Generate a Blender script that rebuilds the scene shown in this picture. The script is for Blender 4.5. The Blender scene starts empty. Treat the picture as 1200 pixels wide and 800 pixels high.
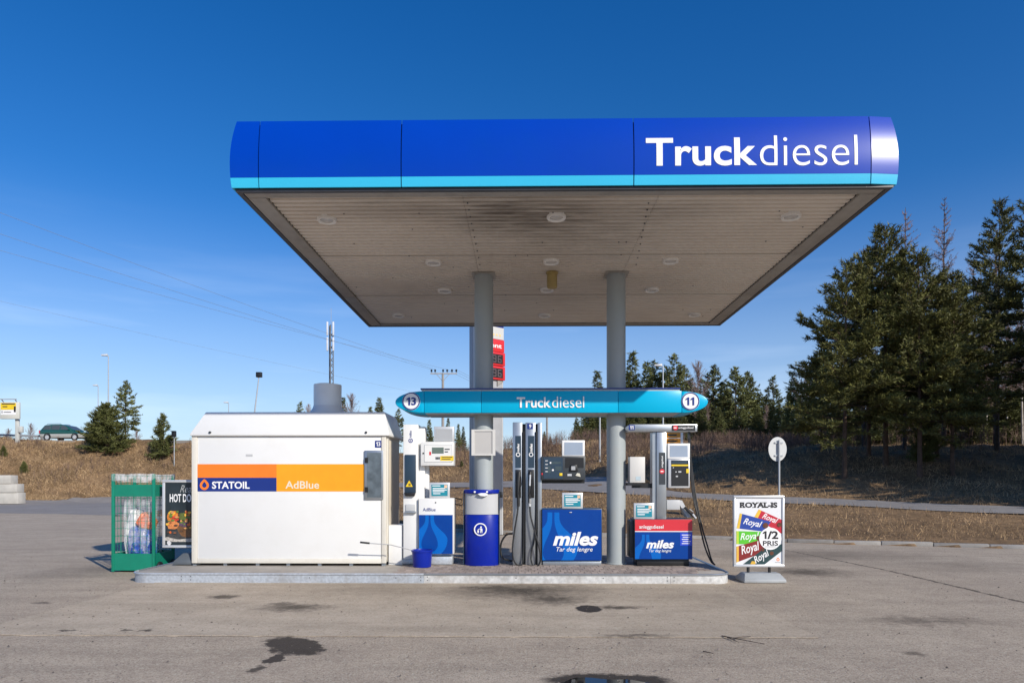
import bpy, bmesh, math, random
import numpy as np
from mathutils import Vector, Matrix

R = math.radians
scene = bpy.context.scene
COL = scene.collection
random.seed(7)

# ------------------------------------------------------------------ camera
FPX, CX, HY, CAMZ, YAW = 800.0, 600.0, 566.0, 1.5, R(0.9)   # measured on the 1200 x 800 photograph
cam_data = bpy.data.cameras.new('camera')
cam_data.sensor_width = 36.0
cam_data.lens = 36.0 * FPX / 1200.0
cam_data.shift_y = (HY - 400.0) / 1200.0
cam_data.clip_start = 0.05
cam_data.clip_end = 3000.0
cam = bpy.data.objects.new('camera', cam_data)
cam.location = (0, 0, CAMZ)
cam.rotation_euler = (R(90), 0, YAW)
COL.objects.link(cam)
scene.camera = cam

# ------------------------------------------------------------------ sky
SUN_TO = Vector((2.6, -3.05, 2.2)).normalized()
SUN_EL = math.asin(SUN_TO.z)
SUN_ROT = math.atan2(SUN_TO.x, SUN_TO.y)
world = bpy.data.worlds.new('World')
scene.world = world
world.use_nodes = True
wn, wl = world.node_tree.nodes, world.node_tree.links
bg = wn['Background']
sky = wn.new('ShaderNodeTexSky')
sky.sky_type = 'NISHITA'
sky.sun_disc = False
sky.sun_elevation = SUN_EL
sky.sun_rotation = SUN_ROT
sky.altitude = 300
sky.air_density = 1.0
sky.dust_density = 0.6
sky.ozone_density = 4.0
bg.inputs['Strength'].default_value = 0.122
# thin high cloud low in the sky
tc = wn.new('ShaderNodeTexCoord')
mp = wn.new('ShaderNodeMapping'); mp.inputs['Scale'].default_value = (1.6, 1.6, 14.0)
nz = wn.new('ShaderNodeTexNoise'); nz.inputs['Scale'].default_value = 1.7; nz.inputs['Detail'].default_value = 7
rp = wn.new('ShaderNodeMapRange'); rp.inputs['From Min'].default_value = 0.5; rp.inputs['From Max'].default_value = 0.78
sx = wn.new('ShaderNodeSeparateXYZ')
lo = wn.new('ShaderNodeMapRange'); lo.inputs['From Min'].default_value = 0.34; lo.inputs['From Max'].default_value = 0.06
ml = wn.new('ShaderNodeMath'); ml.operation = 'MULTIPLY'
m2 = wn.new('ShaderNodeMath'); m2.operation = 'MULTIPLY'; m2.inputs[1].default_value = 0.32
mx = wn.new('ShaderNodeMix'); mx.data_type = 'RGBA'
mx.inputs['B'].default_value = (7.5, 8.6, 10.0, 1)
wl.new(tc.outputs['Generated'], mp.inputs['Vector']); wl.new(mp.outputs[0], nz.inputs['Vector'])
wl.new(nz.outputs['Fac'], rp.inputs['Value']); wl.new(tc.outputs['Generated'], sx.inputs[0])
wl.new(sx.outputs['Z'], lo.inputs['Value']); wl.new(rp.outputs[0], ml.inputs[0]); wl.new(lo.outputs[0], ml.inputs[1])
wl.new(ml.outputs[0], m2.inputs[0]); wl.new(m2.outputs[0], mx.inputs['Factor'])
hs_w = wn.new('ShaderNodeHueSaturation'); hs_w.inputs['Saturation'].default_value = 1.33; hs_w.inputs['Hue'].default_value = 0.509
wl.new(sky.outputs[0], hs_w.inputs['Color']); vl = wn.new('ShaderNodeMapRange'); vl.interpolation_type = 'SMOOTHSTEP'; vl.inputs['From Min'].default_value = .38; vl.inputs['From Max'].default_value = -.05; vl.inputs['To Max'].default_value = .68
vm_ = wn.new('ShaderNodeMix'); vm_.data_type = 'RGBA'; vm_.inputs['B'].default_value = (4.4, 5.25, 6.5, 1)
wl.new(sx.outputs['Z'], vl.inputs['Value']); wl.new(vl.outputs[0], vm_.inputs['Factor']); wl.new(hs_w.outputs[0], vm_.inputs['A'])
wl.new(vm_.outputs['Result'], mx.inputs['A']); wl.new(mx.outputs['Result'], bg.inputs['Color'])

# ------------------------------------------------------------------ sun
sun_data = bpy.data.lights.new('sun', 'SUN')
sun_data.energy = 4.0
sun_data.angle = R(0.53)
sun_data.color = (1.0, 0.93, 0.82)
sun = bpy.data.objects.new('sun', sun_data)
sun.rotation_euler = (-SUN_TO).to_track_quat('-Z', 'Y').to_euler()
sun.location = (30, -30, 30)
COL.objects.link(sun)

# ------------------------------------------------------------------ exposure
scene.view_settings.view_transform = 'Standard'
scene.view_settings.look = 'None'
scene.view_settings.gamma = 1.0
scene.view_settings.use_curve_mapping = False
scene.view_settings.exposure = 0.2
scene.render.engine = 'CYCLES'
scene.cycles.max_bounces = 6
scene.cycles.transparent_max_bounces = 12

# ================================================================== helpers
_c, _s = math.cos(YAW), math.sin(YAW)

def cw(X, D):
    """camera-frame ground position (right, forward) -> world x, y"""
    return X * _c - D * _s, X * _s + D * _c

def ray(px, py):
    u, w = (px - CX) / FPX, (HY - py) / FPX
    return Vector((-_s + u * _c, _c + u * _s, w))

def at(px, py, Y):
    d = ray(px, py); t = Y / d.y
    return Vector((d.x * t, Y, CAMZ + d.z * t))

def pd(px, py, D):
    d = ray(px, py)
    return Vector((d.x * D, d.y * D, CAMZ + d.z * D))

def gp(px, py, z=0.0):
    d = ray(px, py); t = (z - CAMZ) / d.z
    return Vector((d.x * t, d.y * t, z))

# ---------- materials
MATS = {}

def mat(name, col, rough=0.5, metal=0.0, var=0.06, scale=5.0, bump=0.0, bscale=60.0, spec=0.5, coat=0.0,
        island=0.0, objrand=0.0, dirt=None, dscale=2.0, damt=0.0, sub=0.0):
    if name in MATS:
        return MATS[name]
    m = bpy.data.materials.new(name); m.use_nodes = True
    n, l = m.node_tree.nodes, m.node_tree.links
    b = n['Principled BSDF']
    b.inputs['Roughness'].default_value = rough
    b.inputs['Metallic'].default_value = metal
    b.inputs['Specular IOR Level'].default_value = spec
    b.inputs['Coat Weight'].default_value = coat
    b.inputs['Coat Roughness'].default_value = 0.12
    g = n.new('ShaderNodeNewGeometry')
    no = n.new('ShaderNodeTexNoise'); no.inputs['Scale'].default_value = scale; no.inputs['Detail'].default_value = 5
    l.new(g.outputs['Position'], no.inputs['Vector'])
    hs = n.new('ShaderNodeHueSaturation'); hs.inputs['Color'].default_value = (*col, 1)
    mr = n.new('ShaderNodeMapRange')
    mr.inputs['From Min'].default_value = 0.3; mr.inputs['From Max'].default_value = 0.7
    mr.inputs['To Min'].default_value = 1 - var; mr.inputs['To Max'].default_value = 1 + var
    l.new(no.outputs['Fac'], mr.inputs['Value'])
    val = mr.outputs[0]
    for src, amt in ((g.outputs['Random Per Island'], island), (None, objrand)):
        if amt:
            if src is None:
                oi = n.new('ShaderNodeObjectInfo'); src = oi.outputs['Random']
            r = n.new('ShaderNodeMapRange'); r.inputs['To Min'].default_value = 1 - amt; r.inputs['To Max'].default_value = 1 + amt
            l.new(src, r.inputs['Value'])
            mm = n.new('ShaderNodeMath'); mm.operation = 'MULTIPLY'
            l.new(val, mm.inputs[0]); l.new(r.outputs[0], mm.inputs[1]); val = mm.outputs[0]
    l.new(val, hs.inputs['Value'])
    colout = hs.outputs[0]
    if dirt:
        nd = n.new('ShaderNodeTexNoise'); nd.inputs['Scale'].default_value = dscale; nd.inputs['Detail'].default_value = 9
        nd.inputs['Roughness'].default_value = 0.65
        l.new(g.outputs['Position'], nd.inputs['Vector'])
        dr = n.new('ShaderNodeMapRange'); dr.inputs['From Min'].default_value = 0.48; dr.inputs['From Max'].default_value = 0.75
        dr.inputs['To Max'].default_value = damt
        l.new(nd.outputs['Fac'], dr.inputs['Value'])
        mxx = n.new('ShaderNodeMix'); mxx.data_type = 'RGBA'; mxx.inputs['B'].default_value = (*dirt, 1)
        l.new(dr.outputs[0], mxx.inputs['Factor']); l.new(colout, mxx.inputs['A']); colout = mxx.outputs['Result']
    l.new(colout, b.inputs['Base Color'])
    if bump:
        nb = n.new('ShaderNodeTexNoise'); nb.inputs['Scale'].default_value = bscale; nb.inputs['Detail'].default_value = 6
        l.new(g.outputs['Position'], nb.inputs['Vector'])
        bp = n.new('ShaderNodeBump'); bp.inputs['Strength'].default_value = bump; bp.inputs['Distance'].default_value = 0.01
        l.new(nb.outputs['Fac'], bp.inputs['Height']); l.new(bp.outputs[0], b.inputs['Normal'])
    MATS[name] = m
    return m

# ---------- mesh building
class MB:
    def __init__(s):
        s.v, s.f = [], []

    def add(s, verts, faces):
        k = len(s.v)
        s.v += [tuple(p) for p in verts]
        s.f += [tuple(i + k for i in f) for f in faces]
        return s

    def box(s, x0, x1, y0, y1, z0, z1):
        v = [(x0, y0, z0), (x1, y0, z0), (x1, y1, z0), (x0, y1, z0), (x0, y0, z1), (x1, y0, z1), (x1, y1, z1), (x0, y1, z1)]
        return s.add(v, [(0, 3, 2, 1), (4, 5, 6, 7), (0, 1, 5, 4), (1, 2, 6, 5), (2, 3, 7, 6), (3, 0, 4, 7)])

    def pbox(s, px0, py0, px1, py1, Y, dep):
        """box whose front face fills a pixel rectangle of the photograph when it stands at depth Y"""
        a, b = at(px0, py1, Y), at(px1, py0, Y)
        return s.box(a.x, b.x, Y, Y + dep, a.z, b.z)

    def prism(s, poly, a0, a1, axis='y'):
        """polygon (u, w) extruded along axis from a0 to a1"""
        n = len(poly)
        mk = {'y': lambda p, a: (p[0], a, p[1]), 'z': lambda p, a: (p[0], p[1], a), 'x': lambda p, a: (a, p[0], p[1])}[axis]
        v = [mk(p, a0) for p in poly] + [mk(p, a1) for p in poly]
        f = [tuple(range(n)), tuple(range(2 * n - 1, n - 1, -1))]
        f += [(i, i + n, (i + 1) % n + n, (i + 1) % n) for i in range(n)]
        return s.add(v, f)

    def tube(s, pts, r, n=8, r2=None, cap=True):
        pts = [Vector(p) for p in pts]
        m = len(pts); v = []
        up = Vector((0.13, 0.31, 0.94)).normalized()
        for i, p in enumerate(pts):
            t = (pts[min(i + 1, m - 1)] - pts[max(i - 1, 0)]).normalized()
            a = t.cross(up)
            if a.length < 0.05: a = t.cross(Vector((1, 0, 0)))
            a.normalize(); b = t.cross(a)
            rr = r if r2 is None else r + (r2 - r) * i / max(1, m - 1)
            v += [p + (a * math.cos(k * 2 * math.pi / n) + b * math.sin(k * 2 * math.pi / n)) * rr for k in range(n)]
        f = [(i * n + k, i * n + (k + 1) % n, (i + 1) * n + (k + 1) % n, (i + 1) * n + k) for i in range(m - 1) for k in range(n)]
        if cap:
            f += [tuple(range(n - 1, -1, -1)), tuple(range((m - 1) * n, m * n))]
        return s.add(v, f)

    def lathe(s, prof, cx, cy, n=32, a0=0.0, a1=2 * math.pi):
        """profile [(r, z)] turned about the vertical through cx, cy"""
        full = abs(a1 - a0 - 2 * math.pi) < 1e-6
        k = n if full else n + 1
        v = [(cx + r * math.cos(a0 + (a1 - a0) * i / n), cy + r * math.sin(a0 + (a1 - a0) * i / n), z) for r, z in prof for i in range(k)]
        f = []
        for j in range(len(prof) - 1):
            for i in range(n):
                i2 = (i + 1) % k
                f.append((j * k + i, j * k + i2, (j + 1) * k + i2, (j + 1) * k + i))
        return s.add(v, f)

    def disc(s, x, z, r, y0, y1, n=28, r_in=None):
        if r_in is None:
            return s.prism([(x + r * math.cos(2 * math.pi * i / n), z + r * math.sin(2 * math.pi * i / n)) for i in range(n)], y0, y1)
        v, f = [], []
        for rr, y in ((r, y0), (r_in, y0), (r_in, y1), (r, y1)):
            v += [(x + rr * math.cos(2 * math.pi * i / n), y, z + rr * math.sin(2 * math.pi * i / n)) for i in range(n)]
        for j in range(4):
            for i in range(n):
                f.append((j * n + i, j * n + (i + 1) % n, ((j + 1) % 4) * n + (i + 1) % n, ((j + 1) % 4) * n + i))
        return s.add(v, f)

def link(o, parent=None):
    COL.objects.link(o)
    if parent is not None:
        o.parent = parent
    return o

def finish(name, mb, m, parent=None, org=(0, 0, 0), bevel=0.0, seg=2, smooth=True, ang=35):
    me = bpy.data.meshes.new(name)
    ox, oy, oz = org
    me.from_pydata([(x - ox, y - oy, z - oz) for x, y, z in mb.v], [], mb.f)
    me.update()
    bm = bmesh.new(); bm.from_mesh(me)
    bmesh.ops.recalc_face_normals(bm, faces=bm.faces)
    if bevel:
        ed = [e for e in bm.edges if len(e.link_faces) == 2 and e.calc_face_angle(0) > R(30)]
        bmesh.ops.bevel(bm, geom=ed, offset=bevel, segments=seg, affect='EDGES', profile=0.5, clamp_overlap=True)
    bm.to_mesh(me); bm.free()
    if smooth:
        me.polygons.foreach_set('use_smooth', [True] * len(me.polygons))
        me.set_sharp_from_angle(angle=R(ang))
    if m is not None:
        me.materials.append(m)
    o = bpy.data.objects.new(name, me)
    return link(o, parent)

def tag(o, label=None, cat=None, group=None, kind=None):
    for k, v in (('label', label), ('category', cat), ('group', group), ('kind', kind)):
        if v: o[k] = v
    return o

class Thing:
    """an Empty at the base of a thing; parts are built in world coordinates and hung below it"""
    def __init__(s, name, label, cat, loc, group=None, rz=0.0, local=False):
        s.o = bpy.data.objects.new(name, None)
        s.o.empty_display_size = 0.2
        s.o.location = loc; s.o.rotation_euler = (0, 0, rz)
        s.org = (0, 0, 0) if local else tuple(loc)
        tag(s.o, label, cat, group); COL.objects.link(s.o)

    def part(s, name, mb, m, parent=None, **k):
        return finish(name, mb, m, parent or s.o, s.org, **k)

    def text(s, name, body, x0, x1, z0, z1, y, m, parent=None, **k):
        return text_obj(name, body, x0, x1, z0, z1, y, m, parent or s.o, s.org, **k)

    def ptext(s, name, body, px0, py0, px1, py1, Y, m, parent=None, **k):
        a, b = at(px0, py1, Y), at(px1, py0, Y)
        return text_obj(name, body, a.x, b.x, a.z, b.z, Y, m, parent or s.o, s.org, **k)

def text_obj(name, body, x0, x1, z0, z1, y, m, parent, org, off=0.0, shear=0.0, rot=0.0, spacing=1.0, depth=0.004, res=3):
    """lettering fitted into a rectangle of the XZ plane, facing -Y; rot in degrees in that plane"""
    cu = bpy.data.curves.new('lettering', 'FONT')
    cu.body = body; cu.size = 1.0; cu.offset = off; cu.shear = shear; cu.extrude = 0.5
    cu.space_character = spacing; cu.resolution_u = res
    tmp = bpy.data.objects.new('tmp', cu); COL.objects.link(tmp)
    dg = bpy.context.evaluated_depsgraph_get(); dg.update()
    me = bpy.data.meshes.new_from_object(tmp.evaluated_get(dg))
    bpy.data.objects.remove(tmp); bpy.data.curves.remove(cu)
    me.name = name
    n = len(me.vertices); a = np.empty(n * 3); me.vertices.foreach_get('co', a); a = a.reshape(-1, 3)
    mn, mxx = a.min(0), a.max(0)
    W, H = x1 - x0, z1 - z0
    cxx, czz = (x0 + x1) / 2, (z0 + z1) / 2
    vert = abs(abs(rot) - 90) < 1
    if vert: W, H = H, W
    u = ((a[:, 0] - mn[0]) / (mxx[0] - mn[0]) - 0.5) * W
    w = ((a[:, 1] - mn[1]) / (mxx[1] - mn[1]) - 0.5) * H
    cr, sr = math.cos(R(rot)), math.sin(R(rot))
    b = np.empty_like(a)
    b[:, 0] = cxx + u * cr - w * sr - org[0]
    b[:, 2] = czz + u * sr + w * cr - org[2]
    b[:, 1] = y - (a[:, 2] - mn[2]) / (mxx[2] - mn[2]) * depth - org[1]
    me.vertices.foreach_set('co', b.ravel()); me.update()
    me.materials.clear(); me.materials.append(m)
    return link(bpy.data.objects.new(name, me), parent)

def one_obj(thing, px0, py0, px1, py1, Y, m, parent, depth=.004):
    """the figure 1 with its flag"""
    a, b = at(px0, py1, Y), at(px1, py0, Y); W, H = b.x - a.x, b.z - a.z
    P = [(a.x + u * W, a.z + w * H) for u, w in ((.48, 0), (1, 0), (1, 1), (.60, 1), (0, .80), (0, .60), (.48, .74))]
    return thing.part('numeral', MB().prism(P, Y - depth, Y), m, parent, smooth=False)

def np_mesh(name, verts, tris, m, smooth=False):
    me = bpy.data.meshes.new(name)
    nv, nt = len(verts), len(tris)
    me.vertices.add(nv); me.vertices.foreach_set('co', np.asarray(verts, np.float32).ravel())
    me.loops.add(nt * 3); me.loops.foreach_set('vertex_index', np.asarray(tris, np.int32).ravel())
    me.polygons.add(nt); me.polygons.foreach_set('loop_start', np.arange(0, nt * 3, 3, dtype=np.int32))
    me.update(calc_edges=True); me.validate()
    if smooth: me.polygons.foreach_set('use_smooth', [True] * nt)
    me.materials.append(m)
    return me

def part_copy(src, dst_thing, parent=None):
    c = src.copy(); COL.objects.link(c); c.parent = parent or dst_thing
    return c

def copy_tree(o, parent=None):
    c = o.copy(); COL.objects.link(c); c.parent = parent
    for ch in list(o.children): copy_tree(ch, c)
    return c

# ================================================================== materials
white = mat('white_paint', (0.74, 0.74, 0.73), 0.38, var=0.012, scale=2, dirt=(0.56, 0.53, 0.47), dscale=3.5, damt=0.13)
cream = mat('cream_paint', (0.66, 0.63, 0.56), 0.42, var=0.02, scale=2, dirt=(0.42, 0.36, 0.28), dscale=4, damt=0.25)
blue_fascia = mat('blue_fascia', (0.0, 0.046, 0.41), 0.27, var=0.05, scale=0.7, spec=0.24, dirt=(0, .055, .33), dscale=1.3, damt=.35)
cyan = mat('cyan_fascia', (0.035, 0.46, 0.70), 0.24, var=0.03, scale=1.0)
navy = mat('navy_print', (0.008, 0.028, 0.20), 0.35, var=0.03)
litter_blue = mat('litter_blue', (0.002, 0.016, 0.29), 0.3, var=0.05, spec=.35, dirt=(0.02, 0.035, 0.16), dscale=9, damt=0.25)
bucket_blue = mat('bucket_blue', (0.004, 0.02, 0.30), 0.35, var=0.05, spec=.35)
miles_blue = mat('pump_blue', (0.0, 0.045, 0.27), 0.35, var=0.04, spec=.25, dirt=(0.01, 0.07, 0.26), dscale=12, damt=0.2)
drop_blue = mat('drop_blue', (0.0, 0.12, 0.48), 0.35, var=0.04, spec=.25)
drop_dark = mat('drop_dark', (0.0, 0.05, 0.29), 0.35, var=0.04, spec=.25)
letter_white = mat('letter_white', (0.82, 0.82, 0.82), 0.4, var=0.02)
orange = mat('orange_print', (0.85, 0.20, 0.015), 0.4, var=0.04)
amber = mat('amber_print', (0.86, 0.345, 0.010), 0.4, var=0.04)
red = mat('red_print', (0.62, 0.03, 0.045), 0.35, var=0.04)
black = mat('black_plastic', (0.012, 0.012, 0.013), 0.4, var=0.15)
darkgrey = mat('charcoal_plastic', (0.035, 0.042, 0.05), 0.42, var=0.06)
slate = mat('slate_panel', (0.022, 0.045, 0.075), 0.35, var=0.05)
steel = mat('brushed_steel', (0.40, 0.43, 0.46), 0.36, metal=0.75, var=0.05, scale=14, dirt=(0.25, 0.22, 0.18), dscale=7, damt=0.25)
alu = mat('silver_frame', (0.62, 0.63, 0.64), 0.35, metal=0.35, var=0.03)
galv = mat('galvanised_plate', (0.48, 0.52, 0.57), 0.45, metal=0.35, var=0.16, scale=26, dirt=(0.24, 0.19, 0.14), dscale=3, damt=0.55)
column_grey = mat('column_paint', (0.34, 0.375, 0.385), 0.42, var=0.04, dirt=(0.3, 0.27, 0.22), dscale=5, damt=0.25)
grey_panel = mat('grey_panel', (0.47, 0.48, 0.49), 0.45, var=0.03)
pale_panel = mat('pale_grey_panel', (0.60, 0.59, 0.57), 0.45, var=0.03)
soffit_m = mat('soffit_sheet', (0.74, 0.67, 0.58), 0.5, var=0.05, scale=1.2, dirt=(0.42, 0.34, 0.27), dscale=0.6, damt=0.5)
def soot(m, spots, col=(.10, .075, .055)):
    """exhaust soot with a shape of its own: soft patches broken up by streaky noise"""
    n, l = m.node_tree.nodes, m.node_tree.links; b = n['Principled BSDF']
    g = n.new('ShaderNodeNewGeometry'); mp_ = n.new('ShaderNodeMapping'); mp_.inputs['Scale'].default_value = (1.2, 9, 1)
    no = n.new('ShaderNodeTexNoise'); no.inputs['Scale'].default_value = 1.6; no.inputs['Detail'].default_value = 8
    l.new(g.outputs['Position'], mp_.inputs['Vector']); l.new(mp_.outputs[0], no.inputs['Vector'])
    src = b.inputs['Base Color'].links[0].from_socket
    for x, y, rx, ry, amt in spots:
        q = n.new('ShaderNodeMapping'); q.vector_type = 'TEXTURE'; q.inputs['Location'].default_value = (x, y, 0); q.inputs['Scale'].default_value = (rx, ry, 1e4)
        l.new(g.outputs['Position'], q.inputs['Vector'])
        d = n.new('ShaderNodeVectorMath'); d.operation = 'LENGTH'; l.new(q.outputs[0], d.inputs[0])
        r_ = n.new('ShaderNodeMapRange'); r_.interpolation_type = 'SMOOTHSTEP'; r_.inputs['From Min'].default_value = 1; r_.inputs['From Max'].default_value = .1; r_.inputs['To Max'].default_value = amt
        l.new(d.outputs['Value'], r_.inputs['Value'])
        k = n.new('ShaderNodeMath'); k.operation = 'MULTIPLY'; l.new(r_.outputs[0], k.inputs[0])
        kk = n.new('ShaderNodeMapRange'); kk.inputs['From Min'].default_value = .3; kk.inputs['From Max'].default_value = .65; kk.inputs['To Min'].default_value = .35; l.new(no.outputs['Fac'], kk.inputs['Value'])
        l.new(kk.outputs[0], k.inputs[1])
        mx_ = n.new('ShaderNodeMix'); mx_.data_type = 'RGBA'; mx_.inputs['B'].default_value = (*col, 1)
        l.new(k.outputs[0], mx_.inputs['Factor']); l.new(src, mx_.inputs['A']); src = mx_.outputs['Result']
    l.new(src, b.inputs['Base Color'])
soot(soffit_m, [(-.1, 8.9, 1.5, 1.0, .85), (.6, 9.3, 2.2, 1.6, .5), (-1.6, 8.7, 1.4, .6, .45), (2.0, 8.8, 1.2, .5, .3), (.3, 11.5, 3.2, 3.0, .25)])
trim_m = mat('soffit_trim', (0.34, 0.32, 0.29), 0.45, var=0.07, scale=3, dirt=(0.12, 0.10, 0.08), dscale=3, damt=0.5)
trim_dark = mat('trim_dark', (0.05, 0.055, 0.065), 0.45, var=0.1)
lens = mat('lamp_lens', (0.55, 0.53, 0.50), 0.15, var=0.03)
lamp_ring = mat('lamp_ring', (.82, .80, .76), .4, var=.03)
screen = mat('dim_screen', (0.30, 0.36, 0.46), 0.12, var=0.03)
screen_grey = mat('grey_screen', (0.38, 0.39, 0.41), 0.2, var=0.04)
lcd = mat('lcd', (0.12, 0.16, 0.14), 0.15, var=0.05)
yellow = mat('yellow_print', (0.80, 0.56, 0.02), 0.4, var=0.03)
teal_print = mat('teal_print', (0.015, 0.24, 0.32), 0.3, var=0.12, scale=20)
rubber = mat('black_rubber', (0.015, 0.015, 0.016), 0.5, var=0.2)
green_metal = mat('green_metal', (0.004, 0.20, 0.125), 0.38, var=0.06, dirt=(0.02, 0.12, 0.08), dscale=6, damt=0.3)
concrete_m = mat('island_concrete', (0.36, 0.33, 0.29), 0.85, var=0.12, scale=3, bump=0.35, bscale=70, dirt=(0.16, 0.14, 0.12), dscale=2.2, damt=0.5)
block_m = mat('concrete_block', (0.46, 0.44, 0.40), 0.85, var=0.12, scale=2, bump=0.4, bscale=10)
kerb_m = mat('kerb_stone', (0.30, 0.285, 0.265), 0.8, var=0.1, objrand=0.15, bump=0.4, bscale=30, dirt=(0.14, 0.12, 0.1), dscale=4, damt=0.5)
paver_m = mat('paver', (0.34, 0.28, 0.24), 0.85, var=0.12, scale=4, island=0.22, bump=0.3, bscale=90, dirt=(0.12, 0.1, 0.09), dscale=2, damt=0.4)

# ================================================================== ground
KERB = [(60, 2), (30, 8.5), (20, 12), (11.7, 15.6), (7.3, 17.1), (5.5, 18.2), (0, 20.2), (-6, 23.3), (-12, 27), (-18, 31)]
LOT = KERB + [(-19, 32.6), (-30, 36), (-90, 44), (-90, -60), (60, -60)]
NEAR = [(50, 6.5, .15), (30, 15.5, .35), (16.5, 22, .5), (12.6, 25.2, .65), (9.1, 28, .765), (6.8, 31, .9), (4.4, 35, 1.02), (2.2, 38.5, 1.13),
        (0, 42, 1.24), (-5.75, 46, 1.21), (-9, 46, 1.18), (-13, 43, .8), (-18, 38, .3), (-18.6, 32.2, -.012), (-30, 35, -.014), (-90, 43, -.014)]
FAR = [(52, 10, .2), (32, 19, .4), (18.4, 24.5, .64), (14.2, 28.5, .8), (10.2, 31.5, .95), (8.1, 34, 1.08), (6.9, 38, 1.45), (5.9, 45, 1.9),
       (2.5, 50, 1.75), (-3.3, 53, 1.55), (-9.4, 54, 1.5), (-18, 57, 1.0), (-27, 58, .6), (-34.5, 55, .3), (-40, 51, .2), (-90, 53, .2)]
def catmull(P, k):
    P = [np.array(p, float) for p in P]; out = []
    for i in range(len(P) - 1):
        p0, p1, p2, p3 = P[max(i - 1, 0)], P[i], P[i + 1], P[min(i + 2, len(P) - 1)]
        for j in range(k):
            t = j / k
            out.append(.5 * (2 * p1 + (p2 - p0) * t + (2 * p0 - 5 * p1 + 4 * p2 - p3) * t * t + (3 * p1 - p0 - 3 * p2 + p3) * t ** 3))
    out.append(P[-1]); return np.array(out)
_n4, _f4 = catmull(NEAR, 4), catmull(FAR, 4)
CTRL = [tuple(p) for p in _n4] + [tuple(p) for p in _f4] + [tuple((a + b) / 2) for a, b in zip(_n4[::2], _f4[::2])] + [(x, y, .06) for x, y in KERB] + [
    (-60, 64.4, 5.56), (-52, 64.4, 5.56), (-44, 64.4, 5.54), (-36, 64.4, 5.5), (-28, 64.6, 5.4),
    (-50, 57, 5.2), (-46.5, 62, 5.3), (-36.8, 62, 5.1), (-29, 62, 5.0), (-19, 63, 4.6), (-10, 62, 3.7), (-4, 62, 3.7), (1.5, 60, 4.4), (5.8, 58, 4.6),
    (9, 50, 3.6), (9, 40, 2.2), (9.5, 37.5, 1.9), (11.7, 36, 2.5), (16.2, 36, 3.12), (20, 35, 3.0), (26, 34.5, 3.0), (40, 30, 3.2), (60, 22, 3.5),
    (-60, 70, 5.5), (-46, 70, 5.5), (-30, 70, 5.3), (-10, 72, 4.2), (0, 72, 5), (8, 70, 5.5), (12, 60, 5.2), (18, 50, 4.2), (30, 48, 4), (60, 45, 4.5),
    (-100, 62, 5.7), (-100, 120, 5), (-40, 110, 4.5), (0, 110, 6), (40, 110, 7), (100, 110, 7), (0, 300, 6), (-300, 300, 3), (300, 300, 8),
    (0, -80, 0), (100, 0, 3), (100, -60, 1), (-100, 0, 0), (-110, -60, 0), (0, 600, 6), (600, 0, 4), (-600, 0, 0), (0, -600, 0),
    (10, 20, .2), (5, 23, .3), (0, 28, .45), (-8, 34, .4), (14, 18.5, .15), (-13, 34, .3), (24, 15, .2)]
_C = np.array(CTRL, float)
_K = np.hypot(_C[:, None, 0] - _C[None, :, 0], _C[:, None, 1] - _C[None, :, 1])
_A = np.zeros((len(_C) + 1,) * 2); _A[:-1, :-1] = _K; _A[:-1, -1] = 1; _A[-1, :-1] = 1
_W = np.linalg.solve(_A, np.append(_C[:, 2], 0))

def rbf(X, D):
    X, D = np.asarray(X, float), np.asarray(D, float)
    out = np.full(X.shape, _W[-1])
    for i in range(len(_C)):
        out += _W[i] * np.hypot(X - _C[i, 0], D - _C[i, 1])
    return out

def inside(poly, X, D):
    """point in polygon"""
    X, D = np.asarray(X, float), np.asarray(D, float)
    r = np.zeros(X.shape, bool)
    n = len(poly)
    for i in range(n):
        x0, y0 = poly[i][:2]; x1, y1 = poly[(i + 1) % n][:2]
        if y0 == y1: continue
        c = ((y0 > D) != (y1 > D)) & (X < (x1 - x0) * (D - y0) / (y1 - y0) + x0)
        r ^= c
    return r

def edge_dist(poly, X, D):
    X, D = np.asarray(X, float), np.asarray(D, float)
    out = np.full(X.shape, 1e9); n = len(poly)
    for i in range(n):
        x0, y0 = poly[i][:2]; x1, y1 = poly[(i + 1) % n][:2]
        dx, dy = x1 - x0, y1 - y0
        t = np.clip(((X - x0) * dx + (D - y0) * dy) / (dx * dx + dy * dy + 1e-9), 0, 1)
        out = np.minimum(out, np.hypot(X - x0 - t * dx, D - y0 - t * dy))
    return out

ROADP = [p[:2] for p in NEAR] + [p[:2] for p in FAR[::-1]]

def lump(X, D):
    return (0.10 * np.sin(X * 1.3 + 2 * np.sin(D * .7)) * np.sin(D * 1.1 + X * .4) + 0.06 * np.sin(X * 3.1 + D * 2.3) * np.sin(D * 3.7 - X * 1.7)
            + 0.16 * np.sin(X * .55 - D * .35) * np.sin(D * .5 + 1.3))

def hgt(X, D):
    X, D = np.asarray(X, float), np.asarray(D, float)
    h = rbf(X, D)
    il, ir = inside(LOT, X, D), inside(ROADP, X, D)
    dl, dr = edge_dist(LOT, X, D), edge_dist(ROADP, X, D)
    free = np.minimum(dl, dr)
    h = h + lump(X, D) * np.clip((free - .3) / 3, 0, 1) * np.clip(rbf(X, D) / 1.5, .15, 1)
    h = np.where(ir, h - .07, h)
    h = np.where(il, -.06, h)
    return h

def hz(X, D):
    return float(hgt(np.array([X]), np.array([D]))[0])

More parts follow.
